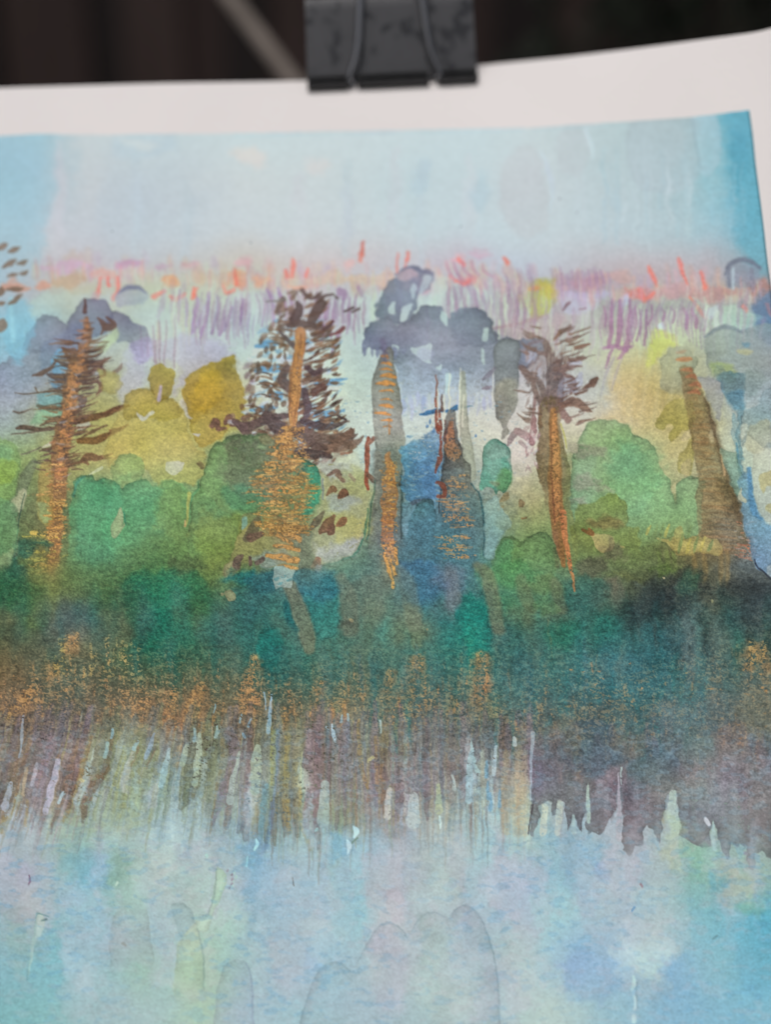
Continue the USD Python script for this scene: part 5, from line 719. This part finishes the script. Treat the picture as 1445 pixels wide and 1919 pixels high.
# masked slit on the left, small masked drips
S([(70,1712),(66,1750),(58,1790),(50,1835)],[4,4,3,2],(84,136,146),.7,s=2); B([(71,1712),(80,1714),(84,1730),(78,1752),(68,1758),(60,1800),(52,1830),(56,1790),(63,1750)], (184,206,190), .75, .05, 1.6, 1, part=4); S([(72,1712),(92,1717)],[3,2],(84,130,136),.8); S([(78,1724),(87,1722)],[2,4],(70,110,112),.7)
for p,wd in [([(1188,1830),(1187,1845),(1184,1855)],[5,7,4]),([(1190,1868),(1191,1880),(1188,1890)],[6,7,4]),([(1187,1903),(1187,1912)],[8,9])]: S(p,wd,(176,204,208),.9,s=1.8)
S([(1192,1840),(1194,1885)],[3,4],(110,134,150),.5,s=2)
for p,wd,c in [([(824,1530),(825,1545),(824,1552)],[3,5,2],(204,222,220)),([(662,1548),(668,1558),(664,1568)],[4,10,5],(190,220,228)),([(652,1574),(655,1585),(652,1600)],[4,8,2],(190,216,224)),([(480,1571),(482,1580),(478,1592)],[3,6,3],(170,214,218)),([(464,1605),(462,1622)],[3,3],(150,200,214)),([(594,1553),(592,1556)],[6,4],(160,200,196)),([(386,1602),(388,1605)],[6,5],(170,206,200)),([(220,1652),(218,1658)],[5,4],(184,206,190)),([(1322,1535),(1328,1545)],[8,6],(190,190,196)),([(1395,1598),(1400,1600)],[6,4],(150,150,164))]: S(p,wd,c,.9,s=1.2)
for p,wd,c in [([(53,1640),(56,1650),(54,1658)],[2,4,2],(120,86,110)),([(550,1645),(551,1660)],[2,3],(110,110,110)),([(230,1768),(234,1772)],[6,4],(140,150,140)),([(1201,1656),(1205,1660)],[5,4],(150,112,120)),([(1335,1760),(1345,1754)],[2,4],(90,130,140)),([(1185,1705),(1190,1698)],[4,5],(90,140,180)),([(670,1570),(660,1580)],[3,3],(110,130,110)),([(1000,1500),(990,1562)],[2,3],(70,60,66))]: S(p,wd,c,.8,s=1.2)
# ---- blue granules gathered in the hollows of the sheet
HOL = nz(9,4.5,61)*.6 + nz(16,7,62)*.4
area = ss((Y-1520)/70)*(.35+.9*nz(110,90,63)); mk = ss((HOL-.63)*9)*area
C[:] = C*(1-(.22*mk)[...,None]) + rgb((92,152,190))*(.22*mk)[...,None]
mk2 = ss((nz(10,5,64)*.6+nz(20,8,65)*.4-.64)*8)*ss((Y-1520)/70)*(.3+.7*nz(120,100,66)); C[:] = C*(1-(.16*mk2)[...,None]) + rgb((196,178,186))*(.16*mk2)[...,None]
area = ss((Y-1330)/60)*ss((1620-Y)/60); mk3 = ss((nz(8,5,67)-.6)*7)*area; C[:] = C*(1-(.22*mk3)[...,None]) + rgb((120,150,168))*(.22*mk3)[...,None]
# gold dust over the bank
bank = ss((Y-1010)/90)*ss((1420-Y)/90); gd = ss((TOOTH-.60)*12)*bank*(.25+.75*ss((Y-1180)/120))*(nz(60,50,68)*.8+.3)
C[:] = C*(1-(.24*gd)[...,None]) + rgb((190,150,104))*(.24*gd)[...,None]; METAL[:] = np.maximum(METAL, .55*gd)
# granulation everywhere, stronger where pigment is dense
lum = C @ np.array([.3,.59,.11]); dn = np.clip((.86-lum)/.6,0,1)
gran = FINE*.75 + (nz(5.5,3.2,69)-.5)*.35 + (FIB-.5)*.25; midf = ss((Y-560)/260)
C *= (1 + gran*(.06 + .50*dn)*(.35+.65*midf))[...,None]
C *= (1 + (STR-.5)*.09*ss((Y-1000)/200)*ss((1700-Y)/150))[...,None]
gran2 = ss((Y-1480)/80); C *= (1 - gran*(.06+.50*dn)*.45*gran2*(.35+.65*midf))[...,None]
C[:] = np.clip(C, .01, .98)
# greens mixed with a little ochre
gg = np.clip(C[..., 1] - np.maximum(C[..., 0], C[..., 2]), 0, 1)*ss((1500 - Y)/80); C[..., 0] += .20*gg; C[..., 2] -= .12*gg; C[..., 1] -= .05*gg
l_ = (C @ np.array([.3,.59,.11]))[..., None]; sat = (1 - .26*ss((500-Y)/40)*ss((1330-X)/60)*ss((X-60)/60) - .14*ss((Y-1500)/80) - .02*ss((Y-480)/60)*ss((1450-Y)/60))[..., None]; C[:] = np.clip(l_ + (C - l_)*sat, .01, .98)
# ---- masked border: bare paper outside the painted rectangle
TOPX = [-180,-60,0,60,110,200,300,430,560,680,800,1000,1150,1300,1405,1700]; TOPYY = [260,259,256,252,253,254,252.5,251,248.5,246,244,240,230.5,219.5,207,180]
yt = ndimage.gaussian_filter1d(np.interp(XS, TOPX, TOPYY), 4) + 1.2*(vnoise(14,30,70,XS,XS*0)-.5)*2
xr = 1405 + (Y-207)*.1195 + 1.6*(vnoise(40,30,71)-.5)*2
inside = ss((Y - yt[None,:])/2.6+.5)*ss((xr - X)/2.2+.5)*ss((X+64)/4)*ss((2050-Y)/4)
rim = np.exp(-((xr-X-1.5)/2.2)**2)*ss((Y-205)/10)
C *= (1-.28*rim)[...,None]
PAPER = rgb((209,200,198))
pap = PAPER*(1+.012*(N60-.5)[...,None])
C[:] = pap*(1-inside[...,None]) + C*inside[...,None]
METAL *= inside
PART[(PART==0)&(Y<545)] = 1; PART[(PART==0)&(Y<760)] = 2; PART[(PART==0)&(Y<1395)] = 3; PART[(PART==0)] = 4
PART[(PART==1)&(Y>560)] = 2
PART[inside<.5] = 0
# ---------------------------------------------------------------- materials
def mat(name, nodes, links, surface='p.BSDF'): usdkit.material(stage, '/World/Looks/' + name, nodes, links, surface=surface)
mat('painted_paper', {'c': ('attribute', {'attribute': 'paint'}), 'm': ('attribute', {'attribute': 'metal'}),
    'g': ('geometry', {}), 'n': ('noise_texture', {'scale': 1900.0, 'detail': 3.0, 'roughness': .6}),
    'b': ('bump', {'strength': .22, 'distance': .00012}),
    'r': ('mix_float', {'a': .78, 'b': .52}), 'p': ('principled_bsdf', {'specular_ior_level': .22, 'diffuse_roughness': .3})},
    [('c.color', 'p.base_color'), ('m.fac', 'p.metallic'), ('m.fac', 'r.fac'), ('r.result', 'p.roughness'), ('g.position', 'n.vector'), ('n.fac', 'b.height'), ('b.normal', 'p.normal')])
mat('paper_back', {'p': ('principled_bsdf', {'base_color': (.76, .72, .70), 'roughness': .85})}, [])
mat('black_enamel', {'g': ('geometry', {}), 'n': ('noise_texture', {'scale': 420.0, 'detail': 4.0, 'roughness': .65}), 'n2': ('noise_texture', {'scale': 170.0, 'detail': 2.0}),
    'r': ('rgb_ramp', {'ramp': [(0, (.006, .007, .011)), (.36, (.012, .013, .018)), (.43, (.050, .051, .057)), (1, (.064, .063, .070))]}),
    'k': ('rgb_ramp', {'ramp': [(0, (.32, .32, .32)), (.5, (.5, .5, .5)), (1, (.62, .62, .62))]}), 'b': ('bump', {'strength': .12, 'distance': .0002}),
    'p': ('principled_bsdf', {'roughness': .45, 'specular_ior_level': .45})},
    [('g.position', 'n.vector'), ('g.position', 'n2.vector'), ('n2.fac', 'r.fac'), ('r.color', 'p.base_color'), ('n.fac', 'k.fac'), ('k.color', 'p.roughness'), ('n.fac', 'b.height'), ('b.normal', 'p.normal')])
mat('black_lip', {'g': ('geometry', {}), 'n': ('noise_texture', {'scale': 500.0, 'detail': 3.0}), 'r': ('rgb_ramp', {'ramp': [(0, (.008, .008, .009)), (1, (.022, .022, .024))]}),
    'p': ('principled_bsdf', {'roughness': .5})}, [('g.position', 'n.vector'), ('n.fac', 'r.fac'), ('r.color', 'p.base_color')])
mat('dark_wire', {'p': ('principled_bsdf', {'base_color': (.15, .15, .16), 'metallic': .9, 'roughness': .26})}, [])
for k, (a, b) in enumerate([((.014, .0080, .0072), (.028, .0175, .016)), ((.0045, .0030, .0030), (.010, .0068, .0066)), ((.018, .0108, .0096), (.036, .0235, .021))]):
    mat(f'fence_stain_{k}', {'g': ('geometry', {}), 'mp': ('mapping', {'scale': (14, 14, 1.1)}), 'n': ('noise_texture', {'scale': 1.6, 'detail': 5.0, 'roughness': .65}), 'r': ('rgb_ramp', {'ramp': [(.25, a), (.75, b)]}),
        'b': ('bump', {'strength': .4, 'distance': .004}), 'p': ('principled_bsdf', {'roughness': .8, 'specular_ior_level': .15})},
        [('g.position', 'mp.vector'), ('mp.vector', 'n.vector'), ('n.fac', 'r.fac'), ('r.color', 'p.base_color'), ('n.fac', 'b.height'), ('b.normal', 'p.normal')])
for name, a, b, sc in [('weathered_wood', (.13, .11, .095), (.20, .17, .15), 60), ('easel_wood', (.30, .21, .13), (.42, .30, .19), 18), ('board_brown', (.16, .11, .07), (.20, .14, .09), 60), ('earth', (.05, .04, .03), (.10, .08, .06), 8), ('leaf_dark', (.006, .009, .006), (.020, .026, .017), 22), ('bark', (.03, .025, .02), (.05, .04, .03), 25)]:
    mat(name, {'g': ('geometry', {}), 'n': ('noise_texture', {'scale': float(sc), 'detail': 4.0, 'roughness': .6}), 'r': ('rgb_ramp', {'ramp': [(.3, a), (.7, b)]}), 'p': ('principled_bsdf', {'roughness': .8, 'specular_ior_level': .2})},
        [('g.position', 'n.vector'), ('n.fac', 'r.fac'), ('r.color', 'p.base_color')])

# ---------------------------------------------------------------- the sheet itself
def srgb_lin(c): return np.where(c <= .04045, c / 12.92, ((c + .055) / 1.055) ** 2.4)
ALB = srgb_lin(C) / srgb_lin(PAPER) * np.array([.80, .763, .752])
ALB = np.clip(ALB, .004, .9)
u, v = sheet_uv(X, Y)
tooth = (nz(7, 3.8, 90) - .5) * .5 + FINE * .45 + (nz(18, 8, 92) - .5) * .3
relief = 0.000055 * tooth
PTS = sheet_pt(u, v, relief)
du, dv = np.gradient(PTS, axis=1), np.gradient(PTS, axis=0)
NRM = np.cross(dv, du); NRM /= np.linalg.norm(NRM, axis=2, keepdims=True); NRM *= np.sign((NRM @ N).mean())
ORIG = P0 + V * float(v[-1].mean()); ORIG = ORIG + R * 0
painting = thing('watercolour_painting', 'unframed watercolour of tall trees above water on white paper held by the black clip', 'painting', at=ORIG)
flat = lambda a: a.reshape(HH * WW, -1)
VP, VN, VC, VM = flat(PTS - ORIG), flat(NRM), flat(ALB), METAL.ravel() * .6
cell = np.stack(np.broadcast_arrays(np.arange(HH - 1)[:, None] * WW + np.arange(WW - 1)[None, :]), -1)[..., 0]
quads = np.stack([cell, cell + WW, cell + WW + 1, cell + 1], -1).reshape(-1, 4)
def sheet_mesh(path, q, label=None, extra=None):
    ids, inv = np.unique(q, return_inverse=True); inv = inv.reshape(q.shape)
    m = UsdGeom.Mesh.Define(stage, path); p, n, c, k = VP[ids], VN[ids], VC[ids], VM[ids]
    counts, idx = np.full(len(q), 4, np.int32), inv.astype(np.int32).ravel()
    if extra is not None:
        ep, en, ef = extra; idx = np.concatenate([idx, (ef + len(p)).astype(np.int32).ravel()]); counts = np.concatenate([counts, np.full(len(ef), 4, np.int32)])
        p, n = np.vstack([p, ep]), np.vstack([n, en]); c = np.vstack([c, np.tile([.78, .75, .74], (len(ep), 1))]); k = np.concatenate([k, np.zeros(len(ep))])
    m.CreatePointsAttr(Vt.Vec3fArray.FromNumpy(p.astype(np.float32))); m.CreateFaceVertexCountsAttr(Vt.IntArray.FromNumpy(counts)); m.CreateFaceVertexIndicesAttr(Vt.IntArray.FromNumpy(idx))
    m.CreateSubdivisionSchemeAttr('none'); m.CreateNormalsAttr(Vt.Vec3fArray.FromNumpy(n.astype(np.float32))); m.SetNormalsInterpolation('vertex')
    api = UsdGeom.PrimvarsAPI(m)
    api.CreatePrimvar('paint', Sdf.ValueTypeNames.Color3fArray, 'vertex').Set(Vt.Vec3fArray.FromNumpy(c.astype(np.float32)))
    api.CreatePrimvar('metal', Sdf.ValueTypeNames.FloatArray, 'vertex').Set(Vt.FloatArray.FromNumpy(k.astype(np.float32)))
    UsdShade.MaterialBindingAPI.Apply(m.GetPrim()).Bind(UsdShade.Material.Get(stage, '/World/Looks/painted_paper'))
    if label: tag(m, label)
    return m
# tidy part map: a few pixels of ragged edge do not matter, stray islands do
PARTC = PART[:-1, :-1]
PARTC = ndimage.median_filter(PARTC, 5)
pc = PARTC.ravel()
# rim and back of the sheet on a coarse grid
ci = np.unique(np.concatenate([np.arange(0, HH, 24), [HH - 1]])); cj = np.unique(np.concatenate([np.arange(0, WW, 24), [WW - 1]]))
TH = 0.0005
bp = (PTS[np.ix_(ci, cj)] - N * TH - ORIG); nb = len(ci) * len(cj); gi = np.arange(nb).reshape(len(ci), len(cj))
ef = [np.stack([gi[:-1, :-1], gi[:-1, 1:], gi[1:, 1:], gi[1:, :-1]], -1).reshape(-1, 4)]; ep = [bp.reshape(-1, 3)]; en = [np.tile(-N, (nb, 1))]; off = nb
for line, nn in [(PTS[0, :], V), (PTS[-1, ::-1], -V), (PTS[::-1, 0], -R), (PTS[:, -1], R)]:
    L = len(line); ep += [line - ORIG, line - N * TH - ORIG]; en += [np.tile(nn, (2 * L, 1))]
    a = np.arange(L - 1) + off; ef.append(np.stack([a, a + 1, a + 1 + L, a + L], -1)); off += 2 * L
base = str(painting.GetPath())
sheet_mesh(base + '/paper_sheet', quads[pc == 0], 'white cold-pressed paper with bare margin', (np.vstack(ep), np.vstack(en), np.vstack(ef)))
LBL = {'painted_sky': 'pale blue painted sky', 'painted_hills': 'streaked hill with coral and violet horizon', 'painted_trees_bank': 'dark green and copper painted bank', 'painted_water': 'pale blue painted water with streaked reflections', 'painted_arch': 'small blue-green painted arch', 'painted_oval_tree': 'oval teal painted tree', 'painted_blue_tree': 'blue painted tree at right edge', 'painted_grey_petal': 'grey hanging painted petal'}
for i, nm in enumerate(PARTS):
    sel = pc == i
    if i == 0 or sel.sum() < 40: continue
    nm = {'painted_trees_bank': 'painted_bank'}.get(nm, nm)
    sheet_mesh(numbered(base + '/' + nm), quads[sel], LBL.get(PARTS[i]))

# ---------------------------------------------------------------- binder clip, from its place on the sheet
def pick(px, py):
    a, b = sheet_uv(np.array([px]), np.array([py])); return float(a[0]), float(b[0])
(ul, vl), (ur, vr) = pick(577, 167), pick(894, 151.5)
BOARD = 0.0040
cmid = sheet_pt(np.array((ul + ur) / 2), np.array((vl + vr) / 2))
cx_ = (sheet_pt(np.array(ur), np.array(vr)) - sheet_pt(np.array(ul), np.array(vl))); CW = float(np.linalg.norm(cx_)); cx_ /= CW
cz_ = N - cx_ * N.dot(cx_); cz_ /= np.linalg.norm(cz_); cy_ = np.cross(cz_, cx_)
mm = CW / 41.0
midz = -(TH + BOARD) / 2
clip = thing('binder_clip', 'worn black metal binder clip gripping the top edge of the paper', 'binder clip', at=cmid)
def CP(x, y, z): return cmid + x * cx_ + y * cy_ + z * cz_
HGT, SPN = 17.5 * mm, 8.2 * mm                                      # plate height, half depth at the spine
def strip(profile, x0, x1, taper=0.0, th=0.55 * mm, nx=24):
    """sheet metal bent along a (y, z) profile, swept across x"""
    p = np.array(profile); t = np.gradient(p, axis=0); t /= np.linalg.norm(t, axis=1, keepdims=True); nn = np.stack([-t[:, 1], t[:, 0]], 1)
    ring = np.vstack([p + nn * th / 2, (p - nn * th / 2)[::-1]]); xs = np.linspace(0, 1, nx); vs = []
    for s in xs:
        for y, z in ring:
            k = 1 - taper * np.clip(y / HGT, 0, 1); vs.append(CP(((x0 + (x1 - x0) * s)) * k, y, z))
    m = len(ring); f = []
    for i in range(nx - 1):
        for j in range(m): f.append([i * m + j, i * m + (j + 1) % m, (i + 1) * m + (j + 1) % m, (i + 1) * m + j])
    n = len(p)
    for i0, flip in ((0, False), ((nx - 1) * m, True)):
        for j in range(n - 1):
            q = [i0 + j, i0 + j + 1, i0 + m - 2 - j, i0 + m - 1 - j]; f.append(q[::-1] if flip else q)
    t = trimesh.Trimesh(*(lambda V_, F_: (V_, np.vstack([F_[:, [0, 1, 2]], F_[:, [0, 2, 3]]])))(np.array(vs), np.array(f)), process=False)
    t.fix_normals(); return t
def plate_profile(sg, n=10):
    z0 = sg * .35 * mm + (0 if sg > 0 else -(TH + BOARD))
    return [(y, z0 + sg * (SPN) * (y / HGT) ** 1.0) for y in np.linspace(1.0 * mm, HGT - 1.6 * mm, n)]
fr, bk = plate_profile(1), plate_profile(-1)
spine = fr + [(HGT - .7 * mm, fr[-1][1] - .1 * mm), (HGT - .1 * mm, fr[-1][1] - 1.1 * mm), (HGT, fr[-1][1] - 2.4 * mm), (HGT, midz), (HGT, bk[-1][1] + 2.4 * mm), (HGT - .1 * mm, bk[-1][1] + 1.1 * mm), (HGT - .7 * mm, bk[-1][1] + .1 * mm)] + bk[::-1]
obj('clip_body', strip(spine, -CW / 2, CW / 2, .045), 'black_enamel', clip, 40)
gaps = [(-CW / 2, -CW / 2 + 9.8 * mm), (-CW / 2 + 12.0 * mm, CW / 2 - 11.8 * mm), (CW / 2 - 9.6 * mm, CW / 2)]
for sg in (1, -1):
    for x0, x1 in gaps:
        z0 = sg * 1.5 * mm + (0 if sg > 0 else -(TH + BOARD)); c = [(0.15 * mm + 1.38 * mm * math.sin(a), z0 + sg * 1.3 * mm * math.cos(a) * 1.0) for a in np.linspace(.95, 2 * math.pi - .45, 15)]
        obj('rolled_lip', strip(c, x0, x1, 0, .5 * mm, 10), 'black_lip', clip, 40)
for sg in (1, -1):
    def wz(y, e): return (sg * (.35 * mm + SPN * max(y, 0) / HGT + e * mm) + (0 if sg > 0 else -(TH + BOARD)))
    L = [(-9.9, -.3, .95), (-10.6, .2, 1.0), (-10.3, 1.6, 1.15), (-9.2, 3.6, 1.25), (-8.2, 7, 1.3), (-7.5, 12, 1.35), (-7.0, 17, 1.4), (-6.75, 23, 1.6), (-6.7, 30, 2.0), (-6.3, 35, 2.3), (-4.2, 38.5, 2.5), (0, 39.6, 2.5)]
    Rr = [(-x, y, e) for x, y, e in L[::-1][1:]]
    full = np.array(L + Rr, float); sh = np.where(full[:, 0] > 0, .15, 0.0)
    path = [CP((x + .35 + s) * mm, y * mm, wz(y * mm, e)) for (x, y, e), s in zip(full, sh)]
    obj('wire_handle', tube(cr(path, 6), .84 * mm, 12), 'dark_wire', clip, True)

# ---------------------------------------------------------------- what holds the sheet: a thin board on an easel
tu, tvv = pick(735, 141); vb = float(v[-1].mean())
T0 = P0 + V * (tvv - .0055) + N * (float(curl(0.0, tvv)) - TH - .0016); B0 = P0 + V * vb - N * .009
BV = T0 - B0; BL = np.linalg.norm(BV); BV /= BL; BN = np.cross(R, BV)
uL, uR = float(u[HH // 2, 0]) + .004, float(u[HH // 2, -1]) - .01
bd = frame_box((T0 + B0) / 2 + R * (uL + uR) / 2 - BN * .0012, (R, BV, BN), ((uR - uL) / 2, BL / 2, .0011))
b_ = obj('backing_board', bd, 'board_brown'); tag(b_, 'thin brown hardboard sheet behind the watercolour paper', 'board')
easel = thing('easel', 'plain wooden easel carrying the board from below', 'easel', at=(0, 0, 0))
foot = B0
obj('ledge', frame_box(foot - BV * .0125 + BN * .006, (R, BV, BN), (.17, .012, .022)), 'easel_wood', easel)
top = T0 - BV * .05 - BN * .015; mast0 = foot - BV * .30 - BN * .015
obj('mast', bar(mast0, top, .03, .022, BN), 'easel_wood', easel)
for s in (-1, 1):
    a = mast0 + BV * .05 + R * s * .016 - BN * .012; g = np.array([s * .36, a[1] - .10, .0]); obj('leg', bar(g, a, .03, .022, (0, 1, 0)), 'easel_wood', easel)
a = mast0 + BV * .04 - BN * .025; obj('leg', bar(np.array([0, a[1] + .42, 0]), a, .03, .022, (0, 1, 0)), 'easel_wood', easel)
# ---------------------------------------------------------------- the yard behind
gm = trimesh.creation.box((12, 12, .2)); gm.apply_translation((0, 2, -.1)); tag(obj('ground', gm, 'earth'), 'bare dark earth of the yard', kind='structure')
FY = 2.05
fence = thing('timber_fence', 'dark stained vertical board fence out of focus behind the painting', 'fence', at=(0, FY, 0))
fr_ = np.random.default_rng(11); x = -2.2; k = 0
while x < 2.6:
    w = fr_.uniform(.10, .15); b = trimesh.creation.box((w, .018, 2.9), ); b.apply_translation((x + w / 2, FY + (.011 if k % 2 else -.011), 1.45 + fr_.uniform(-.02, .02)))
    obj('board', b, f'fence_stain_{k % 3}', fence); x += w - .012; k += 1
for z in (.4, 1.5, 2.5):
    r_ = trimesh.creation.box((5.0, .045, .08)); r_.apply_translation((.2, FY + .055, z)); obj('rail', r_, 'fence_stain_1', fence)
def on_plane_y(px, py, y):
    d = F + ((px - 722.5) / FPX) * R - ((py - 959.5) / FPX) * U; return CAM + d * (y - CAM[1]) / d[1]
a, b = on_plane_y(418, -20, .50), on_plane_y(560, 170, .46); d = b - a
end = a + d * (-.05 - a[2]) / d[2]; start = a - d * 9
pole = obj('garden_cane', tube([start, a, b, end], .0046, 10), 'weathered_wood', smooth=True); tag(pole, 'thin pale cane slanting behind the sheet, left of the clip', 'cane')
shrub = thing('dark_shrub', 'dark leafy shrub out of focus right of the clip', 'shrub', at=(.95, FY - .5, 0))
sr = np.random.default_rng(5); lv, lf = [], []
for i in range(5200):
    c = np.array([.95 + sr.normal(0, .42), FY - .42 + sr.normal(0, .12), 1.25 + sr.normal(0, .55)])
    if c[0] < .12 + .25 * sr.random() or c[2] < .15: continue
    d1 = sr.normal(size=3); d1 /= np.linalg.norm(d1); d2 = np.cross(d1, sr.normal(size=3)); d2 /= np.linalg.norm(d2); L, W_ = sr.uniform(.03, .06), sr.uniform(.012, .024)
    k = len(lv); lv += [c - d1 * L, c + d2 * W_ + d1 * .1 * L, c + d1 * L, c - d2 * W_ + d1 * .1 * L]; lf += [[k, k + 1, k + 2], [k, k + 2, k + 3]]
tag(obj('foliage', trimesh.Trimesh(lv, lf, process=False), 'leaf_dark', shrub), kind='stuff')
for i in range(7):
    g = np.array([.95 + sr.normal(0, .1), FY - .45 + sr.normal(0, .04), 0]); t_ = np.array([.95 + sr.normal(0, .4), FY - .42 + sr.normal(0, .1), 1.9 + sr.normal(0, .2)])
    obj('stem', tube(cr([g, (g + t_) / 2 + sr.normal(0, .05, 3), t_], 5), np.linspace(.014, .005, 11), 6), 'bark', shrub, True)
